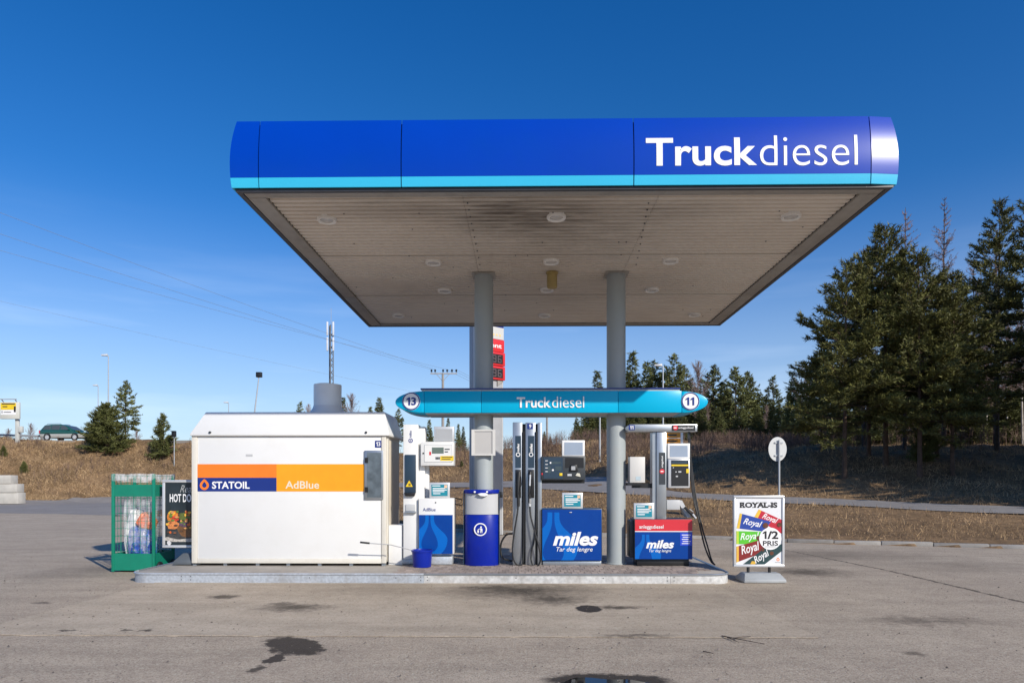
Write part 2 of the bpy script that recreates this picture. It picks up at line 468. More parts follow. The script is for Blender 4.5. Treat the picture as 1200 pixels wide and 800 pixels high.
# --- one sheet of terrain out to the horizon
ang = np.concatenate([np.arange(-46, 46.01, .3), np.arange(48, 180, 4), np.arange(180, 314, 4)])
ang = np.sort(((ang + 180) % 360) - 180)
rad = np.concatenate([[2, 6, 10], np.geomspace(13, 75, 150), np.geomspace(80, 1500, 26)])
A_, R_ = np.meshgrid(np.radians(ang), rad)
Xg, Dg = R_ * np.sin(A_), R_ * np.cos(A_)
Zg = hgt(Xg, Dg)
Wx, Wy = Xg * _c - Dg * _s, Xg * _s + Dg * _c
nA, nR = len(ang), len(rad)
V = np.stack([Wx, Wy, Zg], -1).reshape(-1, 3)
idx = np.arange(nA * nR).reshape(nR, nA)
q = np.stack([idx[:-1, :], np.roll(idx, -1, 1)[:-1, :], np.roll(idx, -1, 1)[1:, :], idx[1:, :]], -1).reshape(-1, 4)
T = np.concatenate([q[:, [0, 2, 1]], q[:, [0, 3, 2]]])

def ground_material():
    m = bpy.data.materials.new('dry_grass_ground'); m.use_nodes = True
    n, l = m.node_tree.nodes, m.node_tree.links
    b = n['Principled BSDF']; b.inputs['Roughness'].default_value = 0.95; b.inputs['Specular IOR Level'].default_value = 0.1
    g = n.new('ShaderNodeNewGeometry')
    n1 = n.new('ShaderNodeTexNoise'); n1.inputs['Scale'].default_value = 0.45; n1.inputs['Detail'].default_value = 8
    n2 = n.new('ShaderNodeTexNoise'); n2.inputs['Scale'].default_value = 5.0; n2.inputs['Detail'].default_value = 8
    for k in (n1, n2): l.new(g.outputs['Position'], k.inputs['Vector'])
    r = n.new('ShaderNodeValToRGB'); e = r.color_ramp.elements
    e[0].position, e[0].color = 0.33, (0.10, 0.066, 0.040, 1)
    e[1].position, e[1].color = 0.68, (0.32, 0.21, 0.115, 1)
    x = e.new(0.5); x.color = (0.20, 0.13, 0.072, 1)
    mm = n.new('ShaderNodeMix'); mm.data_type = 'FLOAT'; mm.inputs['Factor'].default_value = 0.5
    l.new(n1.outputs['Fac'], mm.inputs['A']); l.new(n2.outputs['Fac'], mm.inputs['B']); l.new(mm.outputs['Result'], r.inputs['Fac'])
    l.new(r.outputs['Color'], b.inputs['Base Color'])
    bp = n.new('ShaderNodeBump'); bp.inputs['Strength'].default_value = 0.6; bp.inputs['Distance'].default_value = 0.08
    l.new(n2.outputs['Fac'], bp.inputs['Height']); l.new(bp.outputs[0], b.inputs['Normal'])
    return m

terrain = np_mesh('ground', V, T, ground_material(), smooth=True)
tag(link(bpy.data.objects.new('ground', terrain)), kind='structure')

# --- asphalt with stains, cracks and dust
STAINS = []
def stain(px, py, hw, hh, strength, soft=0.25, wob=0.12, rot=0.0, wet=0.0):
    c = gp(px, py); rx = hw / FPX * c.length; ry = abs(gp(px, py - hh).y - gp(px, py + hh).y) / 2
    STAINS.append((c.x, c.y, rx, ry, strength, soft, wob, rot, wet))
stain(344, 756, 27, 13, .90, .10, .10, R(38), .5)
stain(323, 771, 12, 5.5, .90, .10, .09, 0, .5)
stain(298, 784, 9, 4, .8, .25, .08, 0, .4)
stain(261, 699.5, 15, 2.2, .75, .3, .10)
stain(346, 712, 30, 3.5, .75, .7, .2)
stain(330, 708, 14, 2, .6, .5, .15)
stain(610, 692, 66, 7, .85, .8, .35)
stain(575, 689, 40, 3, .8, .6, .2)
stain(645, 702, 36, 5, .8, .7, .25)
stain(690, 713.5, 15, 4.2, .95, .08, .03, 0, .6)
stain(722, 712, 24, 1.8, .8, .5, .12)
stain(742, 745, 36, 1.6, .6, .6, .1)
stain(712, 797, 74, 8.5, .90, .14, .07, 0, .6)
stain(945, 670, 36, 4.0, .7, .7, .3)
stain(900, 650, 45, 5, .5, .9, .4)
stain(1085, 727, 52, 4, .5, .8, .3)
stain(1068, 765, 11, 2.5, .6, .5, .08)
stain(975, 650, 70, 5, .45, .9, .4)
stain(1120, 662, 60, 5, .3, .9, .4)
stain(860, 700, 70, 8, .2, .9, .5)
stain(440, 690, 90, 6, .25, .9, .5)
stain(110, 668, 40, 6, .35, .9, .4)
stain(78, 739, 5, 1.2, .8, .3, .10)
stain(172, 738.5, 6, 1.3, .8, .3, .10)
stain(145, 738.5, 6, 1.0, .7, .3, .10)
stain(50, 706, 8, 1.2, .6, .5, .10)
CRACKS = [(gp(925, 645), gp(1040, 668)), (gp(1040, 668), gp(1300, 729)), (gp(925, 645), gp(860, 634))]

def asphalt(name, base, light, dark, speck=0.5, rough=0.9):
    m = bpy.data.materials.new(name); m.use_nodes = True
    n, l = m.node_tree.nodes, m.node_tree.links
    b = n['Principled BSDF']; b.inputs['Specular IOR Level'].default_value = 0.25
    g = n.new('ShaderNodeNewGeometry'); P = g.outputs['Position']
    def noise(sc, det=6, ro=.55, vec=P):
        k = n.new('ShaderNodeTexNoise'); k.inputs['Scale'].default_value = sc; k.inputs['Detail'].default_value = det; k.inputs['Roughness'].default_value = ro
        l.new(vec, k.inputs['Vector']); return k
    def math_(op, a, c=None):
        k = n.new('ShaderNodeMath'); k.operation = op
        for i, v in enumerate((a, c)):
            if v is None: continue
            if isinstance(v, (int, float)): k.inputs[i].default_value = v
            else: l.new(v, k.inputs[i])
        return k.outputs[0]
    def rng(v, a, c, t0=0., t1=1.):
        k = n.new('ShaderNodeMapRange'); k.inputs['From Min'].default_value = a; k.inputs['From Max'].default_value = c
        k.inputs['To Min'].default_value = t0; k.inputs['To Max'].default_value = t1; l.new(v, k.inputs['Value']); return k.outputs[0]
    def mixc(f, a, c):
        k = n.new('ShaderNodeMix'); k.data_type = 'RGBA'
        for s_, v in (('A', a), ('B', c)):
            if isinstance(v, tuple): k.inputs[s_].default_value = (*v, 1)
            else: l.new(v, k.inputs[s_])
        l.new(f, k.inputs['Factor']); return k.outputs['Result']
    def vm(op, a, c):
        k = n.new('ShaderNodeVectorMath'); k.operation = op
        for i, v in enumerate((a, c)):
            if isinstance(v, tuple): k.inputs[i].default_value = v
            elif v is not None: l.new(v, k.inputs[i])
        return k
    big = noise(.35, 5); mid = noise(2.2, 7, .6); fine = noise(55, 3, .7); grit = noise(160, 2, .8)
    strm = n.new('ShaderNodeMapping'); strm.inputs['Scale'].default_value = (.22, 1.6, 1); l.new(P, strm.inputs['Vector'])
    streak = noise(1.4, 6, .6, strm.outputs[0])
    c = mixc(rng(big.outputs['Fac'], .35, .65), base, light)
    c = mixc(rng(mid.outputs['Fac'], .42, .70, 0, .75), c, dark)
    c = mixc(rng(streak.outputs['Fac'], .48, .72, 0, .7), c, tuple(x * .72 for x in base))
    coarse = noise(17, 5, .75)
    c = mixc(rng(coarse.outputs['Fac'], .52, .68, 0, .75 * speck), c, tuple(x * .55 for x in base))
    c = mixc(rng(coarse.outputs['Fac'], .46, .32, 0, .6 * speck), c, tuple(min(.6, x * 1.3) for x in light))
    c = mixc(rng(fine.outputs['Fac'], .54, .66, 0, speck), c, tuple(x * .40 for x in base))
    c = mixc(rng(fine.outputs['Fac'], .42, .3, 0, speck), c, tuple(min(.62, x * 1.5) for x in light))
    vor = n.new('ShaderNodeTexVoronoi'); vor.inputs['Scale'].default_value = 26; l.new(P, vor.inputs['Vector'])
    c = mixc(rng(vor.outputs['Distance'], .16, .08, 0, .55 * speck), c, tuple(x * .3 for x in base))
    # stains
    wobn = noise(7.5, 9, .68)
    wv = vm('SUBTRACT', wobn.outputs['Color'], (.5, .5, .5)).outputs[0]
    tot, wet = None, None
    for cx, cy, rx, ry, st, so, wob, rot, we in STAINS:
        off = vm('MULTIPLY', wv, (wob * 4, wob * 4, 0)).outputs[0]
        p = vm('ADD', P, off).outputs[0]
        mpn = n.new('ShaderNodeMapping'); mpn.vector_type = 'TEXTURE'
        mpn.inputs['Location'].default_value = (cx, cy, 0); mpn.inputs['Rotation'].default_value = (0, 0, rot); mpn.inputs['Scale'].default_value = (rx, ry, 1000)
        l.new(p, mpn.inputs['Vector'])
        d = vm('LENGTH', mpn.outputs[0], None).outputs['Value']
        f = rng(d, 1 + so, 1 - so, 0, st)
        tot = f if tot is None else math_('MAXIMUM', tot, f)
        if we:
            w_ = math_('MULTIPLY', f, we * .45); wet = w_ if wet is None else math_('MAXIMUM', wet, w_)
    for a, e in CRACKS:
        L = (e - a).length; mid_ = (a + e) / 2
        mpn = n.new('ShaderNodeMapping'); mpn.vector_type = 'TEXTURE'
        mpn.inputs['Location'].default_value = (mid_.x, mid_.y, 0); mpn.inputs['Rotation'].default_value = (0, 0, math.atan2(e.y - a.y, e.x - a.x))
        mpn.inputs['Scale'].default_value = (L / 2, .035, 1000)
        l.new(vm('ADD', P, vm('MULTIPLY', wv, (.22, .22, 0)).outputs[0]).outputs[0], mpn.inputs['Vector'])
        ab = vm('ABSOLUTE', mpn.outputs[0], None).outputs[0]
        sp = n.new('ShaderNodeSeparateXYZ'); l.new(ab, sp.inputs[0])
        f = math_('MULTIPLY', rng(sp.outputs['Y'], 1.3, .5, 0, .75), rng(sp.outputs['X'], 1.02, .98))
        tot = math_('MAXIMUM', tot, f)
    c = mixc(tot, c, (.020, .015, .011))
    l.new(c, b.inputs['Base Color'])
    rr = math_('SUBTRACT', rough, wet); l.new(rr, b.inputs['Roughness'])
    bp = n.new('ShaderNodeBump'); bp.inputs['Strength'].default_value = 0.7; bp.inputs['Distance'].default_value = 0.010
    hh = math_('ADD', fine.outputs['Fac'], math_('MULTIPLY', grit.outputs['Fac'], .5))
    l.new(hh, bp.inputs['Height']); l.new(bp.outputs[0], b.inputs['Normal'])
    return m

lot_m = asphalt('lot_asphalt', (.455, .37, .282), (.515, .428, .33), (.355, .287, .222), speck=.95)
apron_m = asphalt('apron_concrete', (.50, .41, .308), (.555, .465, .358), (.405, .333, .252), speck=.5)
road_m = asphalt('road_asphalt', (.27, .25, .235), (.31, .29, .27), (.22, .205, .19), speck=.25)

def sheet(name, pts, m, z, kind='structure', parent=None):
    mb = MB(); mb.add([(x, y, z) for x, y in pts], [tuple(range(len(pts)))])
    me = bpy.data.meshes.new(name); me.from_pydata(mb.v, [], mb.f)
    bm = bmesh.new(); bm.from_mesh(me); bmesh.ops.triangulate(bm, faces=bm.faces); bmesh.ops.recalc_face_normals(bm, faces=bm.faces)
    for f in bm.faces:
        if f.normal.z < 0: f.normal_flip()
    bm.to_mesh(me); bm.free(); me.materials.append(m)
    o = link(bpy.data.objects.new(name, me), parent)
    if kind: tag(o, kind=kind)
    return o

sheet('forecourt', [cw(x, y) for x, y in LOT], lot_m, 0.0)
# concrete apron in front of the island, its edge a little ragged
AX0, AX1, AY0 = -5.55, 2.86, 6.66
rg = random.Random(3)
ap = [(AX0 + i * (AX1 - AX0) / 60, AY0 + rg.uniform(-.012, .012)) for i in range(61)]
ap += [(AX1 + rg.uniform(-.012, .012), AY0 + i * (10.4 - AY0) / 30) for i in range(1, 31)]
ap += [(AX0 + rg.uniform(-.03, .03), 10.4 - i * (10.4 - AY0) / 30) for i in range(0, 30)]
tag(finish('concrete_apron', MB().prism(ap, -.02, .007, 'z'), apron_m, smooth=False), kind='structure')
# dark grit-filled joint along the apron
gj = mat('joint_grit', (.27, .215, .16), .95, var=.4, scale=9)
jt = [(AX0 + i * (AX1 - AX0) / 80, AY0 - .002 - rg.random() * .018) for i in range(81)] + [(AX1 - i * (AX1 - AX0) / 80, AY0 + .006) for i in range(81)]
sheet('apron_joint', jt, gj, 0.003)

# --- road behind the verge
nr, fr = catmull(NEAR, 14), catmull(FAR, 14)
ROADP = [tuple(p[:2]) for p in nr] + [tuple(p[:2]) for p in fr[::-1]]
NC = 12
tt = np.linspace(0, 1, NC + 1)[None, :, None]
rd = nr[:, None, :] * (1 - tt) + fr[:, None, :] * tt
rz_ = rbf(rd[..., 0], rd[..., 1]) + .02
rz_ = np.maximum(rz_, .005)
rv = np.stack([rd[..., 0] * _c - rd[..., 1] * _s, rd[..., 0] * _s + rd[..., 1] * _c, rz_], -1).reshape(-1, 3)
ri = np.arange(len(rv)).reshape(len(nr), NC + 1)
rq = np.stack([ri[:-1, :-1], ri[1:, :-1], ri[1:, 1:], ri[:-1, 1:]], -1).reshape(-1, 4)
tag(link(bpy.data.objects.new('road', np_mesh('road', rv, np.concatenate([rq[:, [0, 2, 1]], rq[:, [0, 3, 2]]]), road_m, True))), kind='structure')

# --- kerb between forecourt and verge, stone by stone
kb = bpy.data.objects.new('kerb', None); COL.objects.link(kb); tag(kb, kind='structure')
kp = [p for p in catmull([(x, y, 0) for x, y in KERB[1:]], 30)]
smb = MB(); smb.box(-.49, .49, 0, .13, -.05, .10)
stone = finish('kerb_stone', smb, kerb_m, kb, bevel=.018)
stone_me = stone.data; first = True
acc = 0.0; last = kp[0]
rg = random.Random(5)
i = 0
while i < len(kp) - 1:
    a = kp[i]; j = i
    while j < len(kp) - 1 and np.hypot(*(kp[j] - a)[:2]) < 1.0: j += 1
    bpt = kp[j]
    if np.hypot(*(bpt - a)[:2]) < .5: break
    mid = (a + bpt) / 2; x, y = cw(mid[0], mid[1])
    o = stone if first else link(bpy.data.objects.new('kerb_stone', stone_me), kb); first = False
    o.location = (x, y, rg.uniform(-.02, .0)); o.scale = ((np.hypot(*(bpt - a)[:2]) - .012) / .98, 1, 1)
    o.rotation_euler = (rg.uniform(-.03, .03), rg.uniform(-.012, .012), math.atan2(bpt[1] - a[1], bpt[0] - a[0]) + YAW + math.pi + rg.uniform(-.012, .012))
    i = j

# --- puddle
pc = gp(712, 799); rng_ = random.Random(2); pts = []
for k in range(48):
    t = k / 48 * 2 * math.pi
    rr = 1 + .12 * math.sin(3 * t + 1) + .07 * math.sin(7 * t)
    pts.append((pc.x + .40 * rr * math.cos(t), pc.y + .10 - .30 + .30 * rr * math.sin(t)))
water = bpy.data.materials.new('puddle_water'); water.use_nodes = True
wb = water.node_tree.nodes['Principled BSDF']; wb.inputs['Base Color'].default_value = (.012, .011, .010, 1)
wb.inputs['Roughness'].default_value = .02; wb.inputs['IOR'].default_value = 1.33
nn = water.node_tree.nodes.new('ShaderNodeTexNoise'); nn.inputs['Scale'].default_value = 9
bb = water.node_tree.nodes.new('ShaderNodeBump'); bb.inputs['Strength'].default_value = .02; bb.inputs['Distance'].default_value = .01
water.node_tree.links.new(nn.outputs['Fac'], bb.inputs['Height']); water.node_tree.links.new(bb.outputs[0], wb.inputs['Normal'])
sheet('puddle', pts, water, .006)

# ================================================================== pump island
IX0, IX1, IY0, IY1, IZ = at(160.5, 668, 10.5).x, at(853.5, 670, 10.45).x, 10.2, 12.9, 0.15

def round_rect(x0, x1, y0, y1, r, n=10):
    pts = []
    for cx, cy, a in ((x1 - r, y0 + r, -90), (x1 - r, y1 - r, 0), (x0 + r, y1 - r, 90), (x0 + r, y0 + r, 180)):
        for i in range(n + 1):
            t = R(a + 90 * i / n); pts.append((cx + r * math.cos(t), cy + r * math.sin(t)))
    return pts

isl = bpy.data.objects.new('pump_island', None); COL.objects.link(isl); tag(isl, kind='structure')
core = round_rect(IX0 + .03, IX1 - .03, IY0 + .03, IY1 - .03, .30)
finish('concrete_core', MB().prism(core, -.02, IZ - .012, 'z'), concrete_m, isl, bevel=.004)
# steel edge plates, butted end to end
outer = round_rect(IX0, IX1, IY0, IY1, .33, 12)
def plate_strip(path, th, z0, z1):
    mb = MB(); n = len(path); v = []
    for i, p in enumerate(path):
        a, b = path[max(i - 1, 0)], path[min(i + 1, n - 1)]
        t = Vector((b[0] - a[0], b[1] - a[1])).normalized(); nn_ = Vector((-t.y, t.x))
        q_ = (p[0] + nn_.x * th, p[1] + nn_.y * th)
        v += [(p[0], p[1], z0), (p[0], p[1], z1), (q_[0], q_[1], z1), (q_[0], q_[1], z0)]
    f = [(i * 4 + k, i * 4 + (k + 1) % 4, i * 4 + 4 + (k + 1) % 4, i * 4 + 4 + k) for i in range(n - 1) for k in range(4)]
    f += [(3, 2, 1, 0), tuple((n - 1) * 4 + k for k in range(4))]
    return mb.add(v, f)
xa = [at(p, 680, IY0).x for p in (218, 497, 786)]
corner_l = [p for p in outer if p[0] < IX0 + .331 and p[1] < IY0 + .331]
corner_r = [p for p in outer if p[0] > IX1 - .331 and p[1] < IY0 + .331]
back = [(IX1, IY1 - .33)] + [p for p in outer if p[1] > IY1 - .331] + [(IX0, IY1 - .33)]
runs = [corner_l + [(xa[0] - .004, IY0)], [(xa[0], IY0), (xa[1] - .004, IY0)], [(xa[1], IY0), (xa[2] - .004, IY0)], [(xa[2], IY0)] + corner_r,
        [(IX1, IY0 + .335), (IX1, IY1 - .335)], back, [(IX0, IY1 - .335), (IX0, IY0 + .335)]]
galv2 = mat('galvanised_plate_worn', (0.56, 0.56, 0.55), 0.5, metal=0.2, var=0.2, scale=18, dirt=(0.27, 0.22, 0.17), dscale=4, damt=0.6)
for k, rpath in enumerate(runs):
    finish('edge_plate', plate_strip(rpath, .025, .0, IZ - .022), galv if k < 2 else galv2, isl)
# rounded steel nosing on top of the plates
for k, rpath in enumerate(runs):
    finish('edge_nosing', MB().tube([(x, y + 0, IZ - .013) for x, y in rpath], .017, 8), galv if k < 2 else steel, isl)
for xx in [xa[0] - .07, xa[0] + .07, xa[1] - .05, xa[1] + .05, xa[2] - .05, xa[2] + .05, -3.2, -1.9, -.1, 1.2]:
    for zz in ((.05, .10) if min(abs(xx - a) for a in xa) < .1 else (.085,)):
        finish('bolt', MB().disc(xx, zz, .008, IY0 - .004, IY0 + .002, 8), trim_dark, isl)
# brick pavers on the right half, recessed joints
pav = MB(); px0 = at(470, 660, 11).x
y = IY0 + .06; row = 0
while y < IY1 - .1:
    x = px0 + (.05 if row % 2 else 0)
    while x < IX1 - .08:
        inset = 0.0
        if not (x + .2 > IX1 - .3 and y < IY0 + .3) and not (x + .2 > IX1 - .05):
            dz = random.uniform(-.003, .003)
            pav.box(x + .004, x + .1 - .004, y + .004, y + .2 - .004, IZ - .03, IZ + dz)
        x += .1
    y += .2; row += 1
tag(finish('paver', pav, paver_m, isl, bevel=0, smooth=False), kind='stuff')

# ================================================================== canopy
CY0, CY1, CZ = 8.09, 15.12, 5.0
cl, cr_ = at(277.5, 222, CY0).x, at(1045.5, 219, CY0).x
bl, br_ = at(433, 381, CY1).x, at(846, 380, CY1).x
CXL, CXR = cl, cr_
FZ1 = at(700, 139, CY0).z
STR = at(700, 208, CY0).z          # top of the cyan stripe
canopy = Thing('fuel_canopy', 'big flat canopy with blue fascia and cyan stripe on two round grey columns', 'canopy', ((CXL + CXR) / 2, 11.5, IZ))
def bulge(z):
    t = (z - CZ) / (FZ1 - CZ)
    return .06 * (1 - ((t - .35) / .65) ** 2)
def fascia_profile(z0, z1, n=8):
    zs = [z0 + (z1 - z0) * i / n for i in range(n + 1)]
    return [(bulge(z), z) for z in zs]
def fascia_front(x0, x1, z0, z1, yplane, turn=0.0, sgn=-1, miter0=0, miter1=0):
    """curved sheet in section, runs along x at yplane; turn = extra set-back at the x1 end"""
    pr = fascia_profile(z0, z1); mb = MB(); v = []
    n = len(pr)
    for x, tb, mi in ((x0, 0, miter0), (x1, turn, miter1)):
        for d, z in pr: v.append((x + mi * d, yplane + sgn * d - sgn * tb, z))
        for d, z in reversed(pr): v.append((x + mi * (d - .02), yplane + sgn * (d - .02) - sgn * tb, z))
    m_ = 2 * n
    f = [(k, (k + 1) % m_, m_ + (k + 1) % m_, m_ + k) for k in range(m_)] + [tuple(range(m_ - 1, -1, -1)), tuple(range(m_, 2 * m_))]
    return mb.add(v, f)
def fascia_side(y0, y1, z0, z1, xplane, sgn, mi0=0, mi1=0):
    pr = fascia_profile(z0, z1); v = []; n = len(pr); mb = MB()
    for y, mi in ((y0, mi0), (y1, mi1)):
        for d, z in pr: v.append((xplane + sgn * d, y + mi * d, z))
        for d, z in reversed(pr): v.append((xplane + sgn * (d - .02), y + mi * (d - .02), z))
    m_ = 2 * n
    f = [(k, (k + 1) % m_, m_ + (k + 1) % m_, m_ + k) for k in range(m_)] + [tuple(range(m_ - 1, -1, -1)), tuple(range(m_, 2 * m_))]
    return mb.add(v, f)
joints = [at(p, 180, CY0).x for p in (305, 471, 742, 1018)]
xs = [CXL] + joints + [CXR]
gapx = .006
def flat_mirror(mb, axis_x):  # mirror in x
    return mb
for k in range(5):
    x0, x1 = xs[k] + (gapx if k else 0), xs[k + 1] - (gapx if k < 4 else 0)
    for nm, z0, z1, m in (('fascia_panel', STR + .003, FZ1, blue_fascia), ('stripe_panel', CZ, STR, cyan)):
        turn, mi0, mi1 = 0, 0, 0
        if k == 0: mi0 = -1
        if k == 4: mi1, turn = 1, .030
        mb = fascia_front(x0, x1, z0, z1, CY0 + (.0 if nm == 'fascia_panel' else -.002), turn, -1, mi0, mi1)
        canopy.part(nm, mb, m, ang=40)
for nm, z0, z1, m in (('fascia_panel', STR + .003, FZ1, blue_fascia), ('stripe_panel', CZ, STR, cyan)):
    canopy.part(nm, fascia_side(CY0 + .0, CY1, z0, z1, CXL, -1, -1, 1), m, ang=40)
    canopy.part(nm, fascia_side(CY0 + .032, CY1, z0, z1, CXR, 1, -1, 1), m, ang=40)
    mb = fascia_front(CXL, CXR, z0, z1, CY1, 0, 1, -1, 1)
    canopy.part(nm, mb, m, ang=40)
# joint strips behind the gaps, roof deck, perimeter trim
canopy.part('backing_frame', MB().box(CXL + .04, CXR - .04, CY0 + .05, CY0 + .06, CZ + .02, FZ1 - .02), trim_dark)
canopy.part('roof_deck', MB().box(CXL + .06, CXR - .06, CY0 + .07, CY1 - .06, FZ1 - .16, FZ1 - .10), trim_m)
TW, TWF = .27, .20
lip = MB()
lip.box(CXL - .01, CXR + .01, CY0 - .01, CY0 + .05, CZ - .03, CZ - .002).box(CXL - .01, CXR + .01, CY1 - .05, CY1 + .01, CZ - .03, CZ - .002)
lip.box(CXL - .01, CXL + .05, CY0 + .051, CY1 - .051, CZ - .03, CZ - .002).box(CXR - .05, CXR + .01, CY0 + .051, CY1 - .051, CZ - .03, CZ - .002)
canopy.part('drip_edge', lip, trim_dark)
for a in ((CXL + .055, CXR - .055, CY0 + .055, CY0 + TWF), (CXL + .055, CXR - .055, CY1 - .16, CY1 - .055)):
    canopy.part('perimeter_trim', MB().box(*a, CZ - .022, CZ + .01), trim_m, bevel=.004)
for x0, x1 in ((CXL + .055, CXL + TW), (CXR - TW, CXR - .055)):
    for k in range(3):
        y0_ = CY0 + TWF + .003; y1_ = CY1 - .163; w_ = (y1_ - y0_) / 3
        canopy.part('perimeter_trim', MB().box(x0, x1, y0_ + k * w_ + .002, y0_ + (k + 1) * w_ - .002, CZ - .024 + .004 * (k % 2), CZ + .01), trim_m, bevel=.004)
# corrugated soffit sheets
SX0, SX1, SY0, SY1 = CXL + TW + .006, CXR - TW - .006, CY0 + TWF + .004, CY1 - .166
NRX, NRY, RIB = 3, 6, 9
sw, sh = (SX1 - SX0) / NRX, (SY1 - SY0) / NRY
def soffit_sheet(w, d):
    prof = []; p = d / RIB
    for k in range(RIB):
        y = k * p
        prof += [(y, 0), (y + p * .58, 0), (y + p * .66, .034), (y + p * .92, .034)]
    prof.append((d, 0))
    mb = MB(); v = []
    for x in (0, w):
        for y, z in prof: v.append((x, y, z))
    n = len(prof)
    return mb.add(v, [(k, n + k, n + k + 1, k + 1) for k in range(n - 1)])
smesh = None
for ix in range(NRX):
    for iy in range(NRY):
        loc = (SX0 + ix * sw - canopy.org[0], SY0 + iy * sh - canopy.org[1], CZ + .006 + .003 * (iy % 2) + .0015 * (ix % 2) - canopy.org[2])
        if smesh is None:
            so = finish('soffit_sheet', soffit_sheet(sw - .004, sh - .008), soffit_m, canopy.o, smooth=False); smesh = so.data
        else:
            so = link(bpy.data.objects.new('soffit_sheet', smesh), canopy.o)
        so.location = loc
canopy.part('soffit_backing', MB().box(SX0 - .1, SX1 + .1, SY0 - .1, SY1 + .08, CZ + .055, CZ + .07), trim_dark)
# fasteners in rows
scr = MB()
for px in (548, 760):
    for py in range(238, 312, 8):
        p = at(px + (py - 238) * (.18 if px < 600 else -.18), py, 1.0); t = (CZ + .004 - CAMZ) / ray(px, py).z
        q = Vector((0, 0, CAMZ)) + ray(px + (py - 238) * (.2 if px < 600 else -.2), py) * t
        scr.box(q.x - .008, q.x + .008, q.y - .008, q.y + .008, CZ - .003, CZ + .012)
for _ in range(46):
    scr_x, scr_y = random.uniform(SX0, SX1), SY0 + random.randint(0, NRY * 2) * sh / 2
    scr.box(scr_x - .008, scr_x + .008, scr_y - .008, scr_y + .008, CZ - .001, CZ + .012)
tag(canopy.part('rivet', scr, trim_dark, smooth=False), kind='stuff')
# recessed downlights
for px, py in ((383, 258), (652, 255), (927, 254), (508, 308), (646, 307), (786, 306), (521, 341), (641, 340), (764, 340), (467, 370), (638, 370), (814, 369)):
    t = (CZ - .01 - CAMZ) / ray(px, py).z; q = Vector((0, 0, CAMZ)) + ray(px, py) * t
    dl = canopy.part('downlight', MB().lathe([(.09, CZ + .03), (.09, CZ - .016), (.118, CZ - .03), (.128, CZ - .012), (.128, CZ + .03)], q.x, q.y, 24), lamp_ring)
    canopy.part('lens', MB().lathe([(.0005, CZ - .022), (.05, CZ - .018), (.091, CZ - .006)], q.x, q.y, 24), lens, dl)
# camera housing hanging from the soffit
q = at(647, 325, 11.35)
canopy.part('sensor_housing', MB().lathe([(.001, CZ), (.10, CZ), (.10, CZ - .03), (.085, CZ - .035), (.085, CZ - .24), (.078, CZ - .26), (.001, CZ - .265)], q.x, q.y, 20),
            mat('ochre_housing', (.36, .27, .10), .5, var=.08))
# columns
COLX = [at(567, 600, 11.5).x, at(722, 600, 11.5).x]
for cx in COLX:
    co = canopy.part('column', MB().lathe([(.158, IZ - .02), (.158, CZ + .004)], cx, 11.5, 40), column_grey)
    canopy.part('base_collar', MB().lathe([(.172, IZ - .01), (.172, IZ + .02), (.159, IZ + .026)], cx, 11.5, 40), column_grey, co)
    canopy.part('head_plate', MB().box(cx - .19, cx + .19, 11.5 - .19, 11.5 + .19, CZ - .014, CZ - .002), trim_m, co)
# lettering on the fascia
fy = CY0 - .06
for body_, box_, of_ in (('Truck', (757, 160.5, 887, 195), .021), ('diesel', (890.5, 157.5, 1005, 194.5), -.010)):
    lt_ = canopy.ptext('lettering', body_, *box_, fy, letter_white, off=of_, depth=.004, res=6)
    bm_ = bmesh.new(); bm_.from_mesh(lt_.data)
    for k_ in range(1, 12):
        z_ = STR - canopy.org[2] + (FZ1 - STR) * k_ / 12
        bmesh.ops.bisect_plane(bm_, geom=bm_.verts[:] + bm_.edges[:] + bm_.faces[:], plane_co=(0, 0, z_), plane_no=(0, 0, 1))
    bm_.to_mesh(lt_.data); bm_.free()
    for v_ in lt_.data.vertices:      # follow the curve of the fascia
        v_.co.y += .06 - bulge(v_.co.z + canopy.org[2]) - .001

# ================================================================== lane sign between the columns
BY = 11.08
beam = Thing('lane_sign', 'long cyan sign beam with pointed ends numbered 13 and 11', 'sign', (at(646, 470, BY).x, 11.5, at(646, 484, BY).z))
def nose(pxa, pxb, top, bot, tip, n=14):
    """half of the pointed outline, from the top edge round the tip to the bottom edge"""
    pts = []
    for i in range(n + 1):
        t = math.pi / 2 * i / n
        pts.append((pxa + (pxb - pxa) * math.sin(t), tip + (top - tip) * math.cos(t)))
    for i in range(1, n + 1):
        t = math.pi / 2 * i / n
        pts.append((pxb + (pxa - pxb) * (1 - math.cos(t)), tip + (bot - tip) * math.sin(t)))
    return pts
def pxpoly(pts, Y): return [(at(a, b, Y).x, at(a, b, Y).z) for a, b in pts]
lt = pxpoly(nose(497, 463, 458, 483.5, 471), BY); rt = pxpoly(nose(799, 830, 458, 483.5, 470.5), BY)
BDEP = .80
cyan_b = mat('cyan_beam', (0.0, 0.40, 0.66), 0.28, var=0.02, scale=1.0, spec=.22)
beam.part('end_cap', MB().prism(lt, BY, BY + BDEP), cyan_b, bevel=.02)
beam.part('end_cap', MB().prism(rt, BY, BY + BDEP), cyan_b, bevel=.02)
mids = [at(p, 470, BY).x for p in (497, 564, 724.5, 799)]
zt, zb = at(600, 458, BY).z, at(600, 483.5, BY).z
for k in range(3):
    beam.part('face_panel', MB().box(mids[k] + .002, mids[k + 1] - .002, BY, BY + .05, zb, zt), cyan_b, bevel=.008)
    beam.part('face_panel', MB().box(mids[k] + .002, mids[k + 1] - .002, BY + BDEP - .05, BY + BDEP, zb, zt), cyan_b, bevel=.008)
    beam.part('bottom_panel', MB().box(mids[k] + .002, mids[k + 1] - .002, BY + .052, BY + BDEP - .052, zb + .004, zb + .02), grey_panel)
a_, b_ = at(494, 455, BY), at(797, 458.5, BY)
